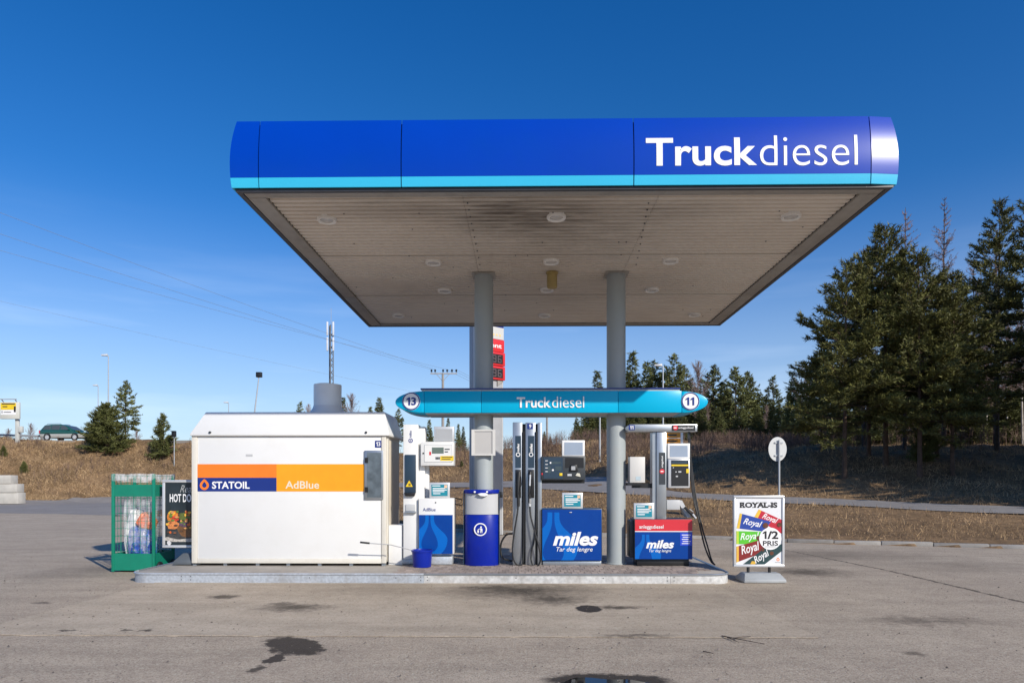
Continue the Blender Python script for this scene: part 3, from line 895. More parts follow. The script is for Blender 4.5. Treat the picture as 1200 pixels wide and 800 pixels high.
beam.part('top_rail', MB().box(a_.x, b_.x, BY + .03, BY + BDEP - .03, zt + .002, zt + .03), grey_panel)
beam.part('rail_cap', MB().box(a_.x - .02, b_.x + .01, BY + .01, BY + BDEP - .01, zt + .031, zt + .05), navy)
for px, body in ((482, '13'), (809, '11')):
    c = at(px, 470, BY); r = 10.5 / FPX * BY
    d = beam.part('number_disc', MB().disc(c.x, c.z, r, BY - .012, BY - .001, 32), letter_white)
    beam.part('disc_ring', MB().disc(c.x, c.z, r * .98, BY - .015, BY - .0125, 32, r * .86), navy, d)
    one_obj(beam, px - 5.6, 465.3, px - 1.3, 474.7, BY - .0125, navy, d)
    if body == '13': beam.ptext('numeral', '3', px - .2, 465.3, px + 5.6, 474.7, BY - .0125, navy, d, off=.03)
    else: one_obj(beam, px + .3, 465.3, px + 4.6, 474.7, BY - .0125, navy, d)
beam.ptext('lettering', 'Truck', 605.5, 465.2, 645.5, 477.6, BY - .001, letter_white, off=.021, depth=.012, res=5)
beam.ptext('lettering', 'diesel', 647, 464.4, 684.5, 477.6, BY - .001, letter_white, off=-.002, depth=.012, res=5)

# ================================================================== additive tank container
TY, TD = 11.2, 1.25
x0, x1 = at(224.5, 600, TY).x, at(452.5, 600, TY).x
zb, ze, zr = at(300, 659.5, TY).z, at(300, 509, TY).z, None
tank = Thing('storage_container', 'white metal container with orange stripes and roof vent on the island', 'container', ((x0 + x1) / 2, TY + TD / 2, IZ))
tank.part('body', MB().box(x0 + .012, x1 - .012, TY + .014, TY + TD, zb + .01, ze), cream)
tank.part('front_panel', MB().box(at(231.5, 600, TY).x, at(446.5, 600, TY).x, TY - .0, TY + .012, at(300, 654, TY).z, at(300, 511.5, TY).z), white, bevel=.003)
for a in (((224.5, 509.5, 231, 659.5)), ((447, 509.5, 452.5, 659.5))):
    tank.part('corner_post', MB().pbox(*a, TY - .012, .026), cream, bevel=.005)
tank.part('bottom_rail', MB().pbox(231.2, 654.3, 446.8, 659.5, TY - .010, .024), cream, bevel=.005)
tank.part('top_rail', MB().pbox(231.2, 509.5, 446.8, 511.3, TY - .010, .024), cream, bevel=.002)
# mansard roof
e0, e1 = at(222.5, 508, TY - .05), at(455.5, 508, TY - .05)
zr = at(300, 482.5, TY + .10).z
tx0, tx1 = at(241, 482.5, TY + .12).x, at(455, 482.5, TY + .12).x - .16
yb, yf = TY + TD + .05, TY - .05
rv_ = [(e0.x, yf, e0.z), (e1.x, yf, e0.z), (e1.x, yb, e0.z), (e0.x, yb, e0.z), (tx0, yf + .17, zr), (tx1 + .10, yf + .17, zr), (tx1 + .10, yb - .17, zr), (tx0, yb - .17, zr)]
rv_ += [(e0.x, yf, e0.z - .035), (e1.x, yf, e0.z - .035), (e1.x, yb, e0.z - .035), (e0.x, yb, e0.z - .035)]
roof = tank.part('roof', MB().add(rv_, [(4, 5, 6, 7), (0, 1, 5, 4), (1, 2, 6, 5), (2, 3, 7, 6), (3, 0, 4, 7), (8, 9, 1, 0), (9, 10, 2, 1), (10, 11, 3, 2), (11, 8, 0, 3), (11, 10, 9, 8)]), white, bevel=.012)
for px in (246, 429):
    c = at(px, 506.5, yf); tank.part('bolt', MB().disc(c.x, c.z, .02, yf - .012, yf + .02, 14), darkgrey, roof)
rust = mat('rust_streak', (.40, .27, .13), .7, var=.3, scale=20)
VXc = at(384, 470, TY + TD / 2)
tank.part('vent_skirt', MB().lathe([(.31, zr - .01), (.305, zr + .03), (.275, zr + .08), (.25, zr + .115), (.24, zr + .15)], VXc.x, VXc.y, 36), white, roof)
vz = at(384, 451, VXc.y).z
tank.part('vent_pipe', MB().lathe([(.236, zr + .02), (.236, vz), (.215, vz), (.215, vz - .2)], VXc.x, VXc.y, 36), mat('vent_grey', (.78, .80, .80), .45, var=.05), roof)
tank.part('vent_cap', MB().lathe([(.001, vz + .014), (.19, vz + .010), (.19, vz - .1)], VXc.x - .01, VXc.y, 24), black, roof)
# stripes
tank.part('stripe', MB().pbox(231.6, 543.5, 324, 559.4, TY - .003, .004), orange)
tank.part('stripe', MB().pbox(324.05, 543.5, 428, 575.5, TY - .003, .004), amber)
bluep = tank.part('logo_panel', MB().pbox(231.6, 559.5, 324, 575.5, TY - .003, .004), navy)
def drop_ring(cx, cz, r, y, th=.003, r_in=.5, n=28):
    """a ring with a pointed top, like a drop"""
    out, inn = [], []
    for i in range(n):
        t = math.pi / 2 + 2 * math.pi * i / n
        k = 1 + .35 * max(0, math.cos(t - math.pi / 2)) ** 14
        out.append((cx + r * k * math.cos(t), cz + r * k * math.sin(t)))
        k2 = 1 + .5 * max(0, math.cos(t - math.pi / 2)) ** 10
        inn.append((cx + r * r_in * k2 * math.cos(t), cz + r * r_in * k2 * math.sin(t)))
    v = [(a, y, b) for a, b in out] + [(a, y, b) for a, b in inn] + [(a, y + th, b) for a, b in out] + [(a, y + th, b) for a, b in inn]
    f = []
    for i in range(n):
        j = (i + 1) % n
        f += [(i, j, n + j, n + i), (2 * n + i, 3 * n + i, 3 * n + j, 2 * n + j), (i, 2 * n + i, 2 * n + j, j), (n + i, n + j, 3 * n + j, 3 * n + i)]
    return MB().add(v, f)
c = at(239.6, 568.4, TY)
tank.part('emblem', drop_ring(c.x, c.z, 5.4 / FPX * TY, TY - .006), orange, bluep)
tank.ptext('lettering', 'STATOIL', 248.5, 563.8, 292.5, 572.4, TY - .003, letter_white, bluep, off=.024, depth=.003)
pale_letter = mat('pale_letter', (.74, .68, .55), .4, var=.02)
tank.ptext('lettering', 'AdBlue', 334.5, 563.3, 374, 572.3, TY - .003, pale_letter, off=.012, depth=.003)
# hatch with dull glass
hf = MB().pbox(427, 527.5, 449, 585, TY - .03, .03)
hatch = tank.part('hatch', hf, steel, bevel=.004)
tank.part('hatch_glass', MB().pbox(430, 530, 447, 582.5, TY - .0325, .002), mat('hatch_glass', (.16, .19, .21), .3, metal=.5, var=.3, scale=8), hatch)
for py in (539, 573.5):
    tank.part('hinge', MB().pbox(427.5, py - 3, 431, py + 3, TY - .05, .016), black, hatch)
pl = tank.part('number_plate', MB().pbox(439.5, 516, 447, 524, TY - .008, .006), navy)
one_obj(tank, 440.8, 517.5, 442.7, 522.5, TY - .0085, letter_white, pl, .002); tank.ptext('numeral', '3', 443.2, 517.5, 445.8, 522.5, TY - .0085, letter_white, pl, off=.02, depth=.002)
tank.part('label_plate', MB().pbox(288, 532, 296, 534.6, TY - .003, .002), grey_panel)
for px in (227, 263, 301, 337, 374, 411, 449):
    a = at(px, 660, TY); tank.part('foot', MB().box(a.x - .03, a.x + .03, TY + .03, TY + .12, IZ - .012, zb + .012), steel)
    tank.part('foot', MB().box(a.x - .03, a.x + .03, TY + TD - .12, TY + TD - .03, IZ - .012, zb + .012), steel)
tank.part('side_rib', MB().box(x1 - .012, x1 + .006, TY + .10, TY + .20, zb + .3, ze - .03), cream, bevel=.003)
tank.part('side_panel', MB().box(x1 - .012, x1 + .004, TY + .24, TY + TD - .08, zb + .3, ze - .08), mat('tan_side', (.60, .54, .44), .5, var=.1, dirt=(.2, .15, .1), dscale=5, damt=.4), bevel=.003)
tank.part('pipe_box', MB().box(x1 + .01, at(471.5, 620, 11.35).x, 11.35, 11.8, IZ - .01, at(460, 615, 11.35).z), white, bevel=.006)

# ================================================================== drop emblem used on the pump fronts
def drop_poly(cx, cz, w, h, n=20, neck=.24):
    """teardrop outline: a round belly that narrows to a long neck at the top"""
    pts = []
    r = w / 2; cb = cz - h / 2 + r
    for i in range(n + 1):
        t = math.pi + math.pi * i / n
        pts.append((cx + r * math.cos(t), cb + r * math.sin(t)))
    zt_ = cz + h / 2
    for i in range(1, n + 1):
        t = i / n
        wv = r * ((1 - neck) * (.5 + .5 * math.cos(math.pi * min(1, t * 1.15))) ** 1.25 + neck)
        pts.append((cx + wv, cb + (zt_ - cb) * t))
    for i in range(n, 0, -1):
        t = i / n
        wv = r * ((1 - neck) * (.5 + .5 * math.cos(math.pi * min(1, t * 1.15))) ** 1.25 + neck)
        pts.append((cx - wv, cb + (zt_ - cb) * t))
    return pts
def clip_poly(poly, x0, x1, z0, z1):
    def cut(P, f, inter):
        out = []
        for i in range(len(P)):
            a, b = P[i], P[(i + 1) % len(P)]
            ia, ib = f(a), f(b)
            if ia: out.append(a)
            if ia != ib: out.append(inter(a, b))
        return out
    def ix(x): return lambda a, b: (x, a[1] + (b[1] - a[1]) * (x - a[0]) / (b[0] - a[0]))
    def iz(z): return lambda a, b: (a[0] + (b[0] - a[0]) * (z - a[1]) / (b[1] - a[1]), z)
    poly = cut(poly, lambda p: p[0] >= x0, ix(x0)); poly = cut(poly, lambda p: p[0] <= x1, ix(x1))
    poly = cut(poly, lambda p: p[1] >= z0, iz(z0)); poly = cut(poly, lambda p: p[1] <= z1, iz(z1))
    return poly
def drop_mark(thing, parent, px, wpx, top, bottom, Y, box, inner=.62):
    a, b = at(box[0], box[3], Y), at(box[2], box[1], Y)
    c0, c1 = at(px, bottom, Y), at(px, top, Y); w = wpx / FPX * Y
    P = clip_poly(drop_poly(c0.x, (c0.z + c1.z) / 2, w, c1.z - c0.z), a.x, b.x, a.z, b.z)
    thing.part('drop_mark', MB().prism(P, Y - .0015, Y), drop_blue, parent)
    d = (c1.z - c0.z)
    P = clip_poly(drop_poly(c0.x, (c0.z + c1.z) / 2 + d * .06, w * inner, d * .88, neck=.10), a.x, b.x, a.z, b.z)
    thing.part('drop_mark', MB().prism(P, Y - .003, Y - .0016), drop_dark, parent)

def notice(thing, px0, py0, px1, py1, Y, frame=alu):
    h = thing.part('notice_holder', MB().pbox(px0, py0, px1, py1, Y, .05), frame, bevel=.006)
    w = px1 - px0; b = 2.4
    pn = thing.part('notice_sheet', MB().pbox(px0 + b, py0 + b, px1 - b, py1 - b, Y - .003, .002), teal_print, h)
    for k, (u0, u1, v) in enumerate(((.05, .55, .08), (.08, .85, .30), (.08, .95, .44), (.08, .8, .58), (.1, .55, .76))):
        W, H = w - 2 * b, py1 - py0 - 2 * b
        thing.part('print_line', MB().pbox(px0 + b + u0 * W, py0 + b + v * H, px0 + b + u1 * W, py0 + b + (v + .075) * H, Y - .0042, .001), letter_white, pn, smooth=False)
    thing.part('print_badge', MB().pbox(px1 - b - 4, py0 + b + .6, px1 - b - .6, py0 + b + 4.2, Y - .0042, .001), mat('peach_print', (.75, .5, .33), .4), pn, smooth=False)
    return h

# ================================================================== additive dispenser
DY = 11.3
disp = Thing('additive_dispenser', 'white additive dispenser with slim post, meter head and blue drop panel', 'dispenser', (at(500, 660, DY).x, DY + .2, IZ))
disp.part('post', MB().pbox(472.5, 497, 490, 655, DY, .34).box(at(490, 600, DY).x - .001, at(497, 600, DY).x, DY + .10, DY + .32, IZ + .08, at(490, 499, DY).z), white, bevel=.012)
disp.part('post_base', MB().pbox(471.5, 655.2, 497.5, 661, DY - .01, .38), galv, bevel=.006)
npan = disp.part('nozzle_cover', MB().pbox(474.3, 532.5, 487.3, 577, DY - .025, .024), slate, bevel=.006)
disp.part('nozzle_lip', MB().prism([(at(474, 577, DY).x, at(474, 577, DY).z), (at(475.5, 581, DY).x, at(475, 581, DY).z), (at(486, 581, DY).x, at(486, 581, DY).z), (at(487.4, 577, DY).x, at(487, 577, DY).z)], DY - .06, DY - .001), black, npan, bevel=.006)
a, b, c = at(475.7, 570, DY), at(484, 570, DY), at(479.8, 562.5, DY)
warn = disp.part('warning_mark', MB().prism([(a.x, a.z), (b.x, b.z), (c.x, c.z)], DY - .028, DY - .0255), yellow, npan)
disp.part('warning_print', MB().pbox(478.6, 566.2, 481.2, 569, DY - .0295, .001), mat('brown_print', (.2, .13, .02), .5), warn, smooth=False)
c = at(481.3, 516, DY)
em = disp.part('post_emblem', MB().disc(c.x, c.z, 2.6 / FPX * DY, DY - .004, DY - .001, 20), navy)
disp.part('emblem_ring', MB().disc(c.x, c.z, 1.6 / FPX * DY, DY - .0055, DY - .0042, 18, .9 / FPX * DY), letter_white, em)
disp.ptext('lettering', 'AdBlue', 479.8, 504.5, 482.4, 512.5, DY - .001, navy, off=.01, rot=90, depth=.002)
disp.part('drip_bracket', MB().pbox(475.2, 590.5, 486.4, 598.5, DY - .02, .018), grey_panel, bevel=.004)
disp.part('drip_tray', MB().pbox(474.3, 598.8, 487, 601, DY - .06, .058), steel, bevel=.003)
disp.part('stand_pipe', MB().tube([(at(493.5, 600, DY).x + .06, DY + .22, IZ + .9), (at(493.5, 600, DY).x + .06, DY + .22, at(490, 517, DY).z)], .05, 14), white)
head = disp.part('meter_head', MB().pbox(493, 517.2, 531.5, 545.3, DY - .02, .30), white, bevel=.01)
disp.part('head_bezel', MB().pbox(497, 520.8, 530, 541.5, DY - .0235, .003).pbox(498, 521.8, 529, 540.5, DY - .025, .001), grey_panel, head)
disp.part('head_face', MB().pbox(497.7, 521.5, 529.3, 540.8, DY - .0265, .003), white, head)
disp.part('meter_display', MB().pbox(506.2, 524, 520, 531.2, DY - .029, .002), lcd, head)
for k in range(2):
    disp.part('print_line', MB().pbox(521, 525.5 + k * 3, 527 - k * 2, 526.8 + k * 3, DY - .0285, .001), darkgrey, head, smooth=False)
for k in range(3):
    disp.part('key', MB().pbox(510.4 + k * 1.8, 535.2, 511.8 + k * 1.8, 538, DY - .031, .004), darkgrey, head)
disp.part('red_mark', MB().pbox(503, 529, 505.2, 533, DY - .0285, .001), red, head, smooth=False)
ysl = disp.part('yellow_label', MB().pbox(516, 534, 531.5, 539.5, DY - .0295, .002), yellow, head)
[disp.part('print_line', MB().pbox(517.5, q_, 530 - w_, q_ + .9, DY - .0306, .001), darkgrey, ysl, smooth=False) for q_, w_ in ((535, 0), (537.2, 2))]
disp.part('head_lock', MB().disc(at(496.3, 531, DY).x, at(496.3, 531, DY).z, .014, DY - .026, DY - .019, 12), black, head)
tf = disp.part('top_display', MB().pbox(508.5, 499.5, 532, 517, DY + .04, .10), alu, bevel=.008)
disp.part('display_glass', MB().pbox(510.5, 502.3, 530, 516.8, DY + .037, .002), screen_grey, tf)
cab = disp.part('cabinet', MB().pbox(490.5, 583.5, 531.5, 649, DY - .06, .36), white, bevel=.01)
bp_ = disp.part('front_panel', MB().pbox(491, 603, 530.5, 648.6, DY - .066, .005), miles_blue, cab)
drop_mark(disp, bp_, 503.5, 42, 603.3, 653, DY - .0665, (491, 603, 530.5, 648.6), .46)
disp.ptext('lettering', 'AdBlue', 495.5, 594.8, 510.5, 598.6, DY - .061, navy, cab, off=.004, depth=.003)
c = at(510.6, 588.5, DY - .06); disp.part('lock', MB().disc(c.x, c.z, .011, DY - .068, DY - .058, 12), black, cab)
disp.part('cabinet_base', MB().pbox(489, 652, 530, 661, DY - .03, .30), galv, bevel=.006)
notice(disp, 503.2, 565, 527, 583.2, DY - .02)
hz0 = [at(527, 586, DY + .15), at(533, 583, DY + .18), at(541, 585, DY + .2), at(541.5, 592, DY + .2), at(532, 590, DY + .2)]
disp.part('hose_coil', MB().tube(hz0, .010, 8), rubber)

# ================================================================== bucket and squeegee
KY = 11.0
c = at(494.7, 664, KY); r = 12.2 / FPX * KY
bk = Thing('bucket', 'small bright blue plastic bucket standing on the island edge', 'bucket', (c.x, KY, IZ))
h = at(494, 644, KY).z - IZ
bk.part('pail', MB().lathe([(.001, IZ + .004), (r * .84, IZ + .004), (r * .86, IZ + .012), (r * 1.0, IZ + h), (r * .97, IZ + h), (r * .84, IZ + .02), (.001, IZ + .018)], c.x, KY, 32), bucket_blue)
bk.part('rim', MB().lathe([(r * 1.0, IZ + h - .03), (r * 1.05, IZ + h - .025), (r * 1.06, IZ + h), (r * .98, IZ + h + .006), (r * .97, IZ + h)], c.x, KY, 32), bucket_blue)
bk.part('grey_water', MB().lathe([(.001, IZ + h * .72), (r * .93, IZ + h * .72)], c.x, KY, 24), mat('dirty_water', (.05, .05, .06), .1))
sq = Thing('squeegee', 'long handled squeegee with black grip resting in the blue bucket', 'squeegee', (c.x, KY, IZ + .1))
p0, p1, p2, p3 = at(422, 635, KY - .12), at(432, 636, KY - .11), at(458, 638, KY - .08), at(484, 644.5, KY - .02)
p4 = at(498, 652, KY + .03)
sq.part('shaft', MB().tube([p1, p2, p3, p4], .008, 8), mat('grey_shaft', (.40, .41, .42), .4, var=.05))
sq.part('grip', MB().tube([p0, p0.lerp(p1, .5), p1 + (p1 - p0) * .12], .016, 10), black, bevel=.003)
sq.part('blade', MB().box(p4.x - .06, p4.x + .06, p4.y - .012, p4.y + .012, p4.z - .02, p4.z + .02), black, bevel=.003)

# ================================================================== waste bin station in front of the left column
WY = 11.12
c = at(564.5, 663, WY + .2); wr = 20.3 / FPX * (WY + .2)
wb_ = Thing('waste_bin', 'tall round-fronted blue waste bin with grey hood before the left column', 'bin', (c.x, WY + .25, IZ))
def dshape(r, yc, cx, back, n=24, sq_=1.0):
    pts = [(cx + r * math.cos(math.pi + math.pi * i / n), yc + sq_ * r * math.sin(math.pi + math.pi * i / n)) for i in range(n + 1)]
    return pts + [(cx + r, yc + back), (cx - r, yc + back)]
yc = WY + .19
body = wb_.part('drum', MB().prism(dshape(wr, yc, c.x, .03, sq_=.62), IZ, at(560, 603, WY).z, 'z'), litter_blue, bevel=.004, ang=50)
wb_.part('hood', MB().prism(dshape(wr * .985, yc, c.x, .03, sq_=.60), at(560, 602.6, WY).z, at(560, 578.5, WY).z, 'z'), grey_panel, ang=50)
wb_.part('side_cheek', MB().box(c.x - wr - .012, c.x - wr - .001, yc - .06, yc + .03, IZ + .01, at(560, 575, WY).z), slate)
wb_.part('side_cheek', MB().box(c.x + wr + .001, c.x + wr + .012, yc - .06, yc + .03, IZ + .01, at(560, 575, WY).z), slate)
wb_.part('top_rim', MB().prism(dshape(wr * 1.03, yc, c.x, .03, sq_=.70), at(560, 578, WY).z, at(560, 573.4, WY).z, 'z'), litter_blue, bevel=.008, ang=50)
for dx in (-.10, .10):
    wb_.part('rim_button', MB().disc(c.x + dx, at(560, 576, WY).z, .016, yc - wr * .74, yc - wr * .5, 14), letter_white)
tw = at(566, 579.5, WY - .02)
wb_.part('paper_towel', MB().prism([(tw.x - .09, tw.z + .015), (tw.x - .04, tw.z - .02), (tw.x + .03, tw.z - .028), (tw.x + .09, tw.z + .002), (tw.x + .05, tw.z + .028), (tw.x - .03, tw.z + .03)], yc - wr * .80, yc - wr * .66), letter_white, bevel=.006)
# litter symbol
yf_ = yc - wr * .62 - .004
lc = at(563, 620, yf_)
rg_ = wb_.part('litter_ring', MB().disc(lc.x, lc.z, 7.6 / FPX * yf_, yf_ - .006, yf_ + .02, 32, 6.3 / FPX * yf_), letter_white)
def sym(pts): return [(lc.x + u * .075, lc.z + w * .075) for u, w in pts]
for nm, P in (('litter_figure', [(-.05, .25), (.25, .3), (.45, .05), (.4, -.75), (.25, -.75), (.2, -.15), (.05, -.75), (-.08, -.75), (.02, 0), (-.1, .08), (-.45, -.02), (-.47, .08), (-.15, .2)]),
              ('litter_basket', [(-.7, -.15), (-.3, -.15), (-.36, -.75), (-.64, -.75)])):
    wb_.part(nm, MB().prism(sym(P), yf_ - .006, yf_ + .004), letter_white, rg_)
hc = sym([(.12, .52)])[0]; wb_.part('litter_head', MB().disc(hc[0], hc[1], .014, yf_ - .006, yf_ + .004, 12), letter_white, rg_)
hb = sym([(-.5, .05)])[0]; wb_.part('litter_scrap', MB().disc(hb[0], hb[1], .006, yf_ - .006, yf_ + .004, 8), letter_white, rg_)
sd = at(587, 580, yc); wb_.part('side_bracket', MB().box(c.x + wr + .013, c.x + wr + .06, yc - .06, yc + .02, at(560, 583, WY).z, at(560, 576, WY).z), black, bevel=.004)
# notice frame strapped to the column
nb_ = Thing('notice_frame', 'blank grey notice frame strapped to the left column above the bin', 'frame', (COLX[0], 11.3, at(566, 533, 11.3).z))
fr_ = nb_.part('frame', MB().pbox(552.5, 503, 556, 533.5, 11.27, .05).pbox(577, 503, 580.5, 533.5, 11.27, .05).pbox(556.05, 503, 576.95, 505, 11.27, .05).pbox(556.05, 531.5, 576.95, 533.5, 11.27, .05), pale_panel)
nb_.part('sheet', MB().pbox(556.05, 505.05, 576.95, 531.45, 11.285, .03), mat('blank_sheet', (.46, .45, .44), .5, var=.02))
for py in (508, 528):
    a = at(566, py, 11.3); nb_.part('strap', MB().lathe([(.159, a.z - .012), (.164, a.z - .012), (.164, a.z + .012), (.159, a.z + .012)], COLX[0], 11.5, 32), steel)

# ================================================================== twin hose pump with cabinet
PY = 11.28
pump = Thing('fuel_pump', 'twin hose fuel pump numbered 9 with dark payment head and blue cabinet', 'pump', (at(650, 660, PY).x, PY + .22, IZ))
pump.part('back_housing', MB().pbox(601.5, 496.5, 634.5, 661, PY + .10, .36), black)
for k, (a0, a1) in enumerate(((600.8, 611.8), (615.8, 627.3), (630.0, 634.8))):
    st = pump.part('front_rail', MB().pbox(a0, 494.6 + .3 * k, a1, 661.5, PY, .42), steel, bevel=.006)
    if k < 2:
        np_ = pump.part('name_panel', MB().pbox(a0 + 3, 510.4, a1 - 1.2, 548, PY - .004, .003), slate, st)
        pump.ptext('lettering', 'miles', a0 + 5, 519.5, a1 - 3.2, 529.5, PY - .0045, letter_white, np_, off=.03, shear=.25, rot=90, depth=.002)
        e_ = at((a0 + a1) / 2 + .8, 532.4, PY)
        pump.part('panel_emblem', MB().disc(e_.x, e_.z, 2.6 / FPX * PY, PY - .006, PY - .0042, 16, 1.7 / FPX * PY), letter_white, np_)
        pump.part('nozzle_bay', MB().pbox(a0 + 3, 550, a1 - 1.2, 583, PY - .012, .011), black, st, bevel=.002)
plate = pump.part('number_plate', MB().pbox(618, 496, 624.5, 502.4, PY - .006, .005), navy)
pump.ptext('numeral', '9', 620, 497, 622.6, 501.4, PY - .0065, letter_white, plate, off=.025, depth=.002)
for k, (cx, tip) in enumerate(((607.6, black), (620.8, alu))):
    P = lambda x, y, d: at(x, y, PY - d)
    nz_ = pump.part('nozzle', MB().tube([P(cx + .8, 553, .03), P(cx + .2, 562, .05), P(cx - .3, 575, .06), P(cx, 590, .06)], .028, 10, .024), black)
    pump.part('trigger', MB().tube([P(cx + 2.6, 558, .06), P(cx + 3.2, 567, .09), P(cx + 1, 578, .09)], .008, 6), black, nz_)
    pump.part('collar', MB().tube([P(cx, 584, .06), P(cx, 593, .06)], .024, 10), tip, nz_)
    if k == 1: pump.part('spout_grip', MB().tube([P(cx + .6, 556, .055), P(cx, 569, .075)], .016, 8), alu, nz_)
hs_ = [[(607.6, 590, .06), (606, 603, .07), (602.5, 625, .09), (600.5, 645, .10), (603, 658, .09), (609, 662, .07), (613, 655, .05), (613.8, 610, .03), (613.8, 505, .02)],
       [(620.8, 590, .06), (622, 605, .07), (626.5, 622, .10), (631.5, 640, .12), (633.6, 655, .11), (629, 664, .10), (624, 661, .08), (622.5, 648, .05), (628.5, 612, .02), (628.6, 505, .02)]]
def smooth_path(pts, k=6): return [Vector(p) for p in catmull([tuple(p) for p in pts], k)]
for hh in hs_:
    pump.part('hose', MB().tube(smooth_path([at(x, y, PY - d) for x, y, d in hh]), .0135, 8), rubber)
pump.part('side_hose', MB().tube(smooth_path([at(x, y, PY + .1) for x, y in ((601, 625), (594, 626), (588, 634), (586.5, 645), (590, 654), (601, 657))]), .016, 8), rubber)
# cabinet
cabn = pump.part('cabinet', MB().pbox(634.9, 595.8, 705.6, 656.5, PY - .05, .46), slate, bevel=.008)
fp = pump.part('front_panel', MB().pbox(635.6, 596.8, 704.8, 656, PY - .056, .005), miles_blue, cabn)
drop_mark(pump, fp, 648.5, 58, 600, 668, PY - .0565, (635.6, 596.8, 704.8, 656), .42)
pump.ptext('lettering', 'miles', 648, 622.8, 701, 639, PY - .0590, letter_white, fp, off=.036, shear=.25, depth=.004)
pump.ptext('lettering', 'Tar deg lengre', 652, 640.6, 694.5, 647.2, PY - .0590, letter_white, fp, off=.004, shear=.25, depth=.003)
a = at(668.5, 600, PY - .06); pump.part('lock', MB().box(a.x - .02, a.x + .02, PY - .07, PY - .057, a.z - .006, a.z + .006), alu, fp, bevel=.003)
pump.part('cabinet_base', MB().pbox(636, 657.2, 704.6, 662, PY - .02, .40), steel, bevel=.004)
notice(pump, 658.8, 577, 683, 595.6, PY - .01)
# payment head
hd = pump.part('payment_head', MB().pbox(634.2, 534.5, 686, 562, PY - .06, .30), darkgrey, bevel=.008)
pump.part('display_window', MB().pbox(637, 536, 659.5, 560.5, PY - .064, .004), slate, hd)
pump.part('reader_bay', MB().pbox(662.3, 536, 684, 548, PY - .063, .003), black, hd)
pump.part('display_field', MB().pbox(645, 540.5, 657, 543.5, PY - .066, .002).pbox(650.5, 546, 658, 551, PY - .066, .002).pbox(642, 546, 645.5, 554, PY - .066, .002), mat('lcd_field', (.045, .07, .085), .15), hd)
for k in range(4): pump.part('key', MB().pbox(639, 539 + k * 4.2, 642, 540.2 + k * 4.2, PY - .066, .002), grey_panel, hd)
pump.part('screen_mark', MB().pbox(644.3, 541, 646, 543, PY - .0672, .001).pbox(646.8, 549.5, 649, 551.5, PY - .0672, .001), letter_white, hd, smooth=False)
pump.part('yellow_button', MB().pbox(655.6, 554, 659, 557.2, PY - .072, .008), yellow, hd, bevel=.002)
pump.part('red_button', MB().pbox(634.6, 554, 636, 556, PY - .064, .004), red, hd)
kp_ = pump.part('keypad', MB().prism([(at(667, 552, PY).x, at(667, 552, PY).z), (at(677, 552, PY).x, at(677, 552, PY).z), (at(675.5, 544.5, PY).x, at(675, 544.5, PY).z), (at(668.5, 544.5, PY).x, at(668.5, 544.5, PY).z)], PY - .085, PY - .0635), black, hd, bevel=.004)
pump.part('keypad_screen', MB().pbox(669.5, 546, 674.2, 550.5, PY - .087, .0018), screen_grey, kp_)
pump.part('card_slot', MB().prism([(at(674, 557, PY).x, at(674, 557, PY).z), (at(680, 558.5, PY).x, at(680, 558.5, PY).z), (at(679, 554.5, PY).x, at(679, 554.5, PY).z), (at(676, 554, PY).x, at(675, 554, PY).z)], PY - .072, PY - .0605), mat('cream_label', (.62, .6, .5), .4), hd)
pump.part('receipt_slot', MB().pbox(665, 555, 670, 557.4, PY - .066, .004), alu, hd)
td = pump.part('top_display', MB().pbox(658.8, 515.6, 685.2, 534.2, PY + .02, .12), letter_white, bevel=.006)
pump.part('display_glass', MB().pbox(661.3, 518, 683, 533, PY + .017, .002), screen, td)
pump.part('head_arm', MB().box(at(634, 560, PY).x, at(686, 560, PY).x, PY + .14, PY + .22, at(660, 566, PY).z, at(660, 562.1, PY).z), black)

# ================================================================== gantry pump, number 11
GY = 11.25
gp_ = Thing('gantry_pump', 'fuel pump numbered 11 with T shaped steel gantry over red and blue cabinet', 'pump', (at(777, 660, GY).x, GY + .2, IZ))
a = [at(x, y, GY) for x, y in ((736, 505.6), (816.8, 505.6), (816.8, 497), (738, 497), (733.5, 500), (733.5, 504))]
arm = gp_.part('gantry_beam', MB().prism([(p.x, p.z) for p in a], GY - .02, GY + .22), steel, bevel=.006)
pl = gp_.part('number_plate', MB().pbox(737, 497.6, 743.8, 503.6, GY - .026, .005), navy, arm)
one_obj(gp_, 738.3, 498.6, 740, 502.7, GY - .0265, letter_white, pl, .002); one_obj(gp_, 740.6, 498.6, 742.3, 502.7, GY - .0265, letter_white, pl, .002)
lp = gp_.part('logo_panel', MB().pbox(787.3, 498, 814.8, 504.6, GY - .025, .004), black, arm)
c = at(791.2, 501, GY); gp_.part('logo_badge', MB().disc(c.x, c.z, 2.9 / FPX * GY, GY - .028, GY - .0255, 20), red, lp)
gp_.part('badge_mark', MB().pbox(789.6, 500.4, 792.8, 501.7, GY - .0292, .001), letter_white, lp, smooth=False)
gp_.ptext('lettering', 'anleggsdiesel', 795, 499.8, 812.6, 502.6, GY - .0255, letter_white, lp, off=.012, depth=.002)
gp_.part('post', MB().pbox(769.5, 505.8, 781, 608, GY, .26), steel, bevel=.01)
gp_.part('post_side', MB().box(at(765, 550, GY).x, at(769.4, 550, GY).x, GY + .03, GY + .24, at(770, 608, GY).z, at(770, 506, GY).z), steel)
sp = gp_.part('name_panel', MB().pbox(772.2, 530, 779.8, 567.5, GY - .004, .003), darkgrey)
gp_.ptext('lettering', 'anleggsdiesel', 774.9, 534, 777.6, 547.5, GY - .0045, letter_white, sp, off=.012, rot=90, depth=.002)
c = at(775.8, 552, GY); gp_.part('logo_badge', MB().disc(c.x, c.z, 2.9 / FPX * GY, GY - .007, GY - .0045, 20), red, sp)
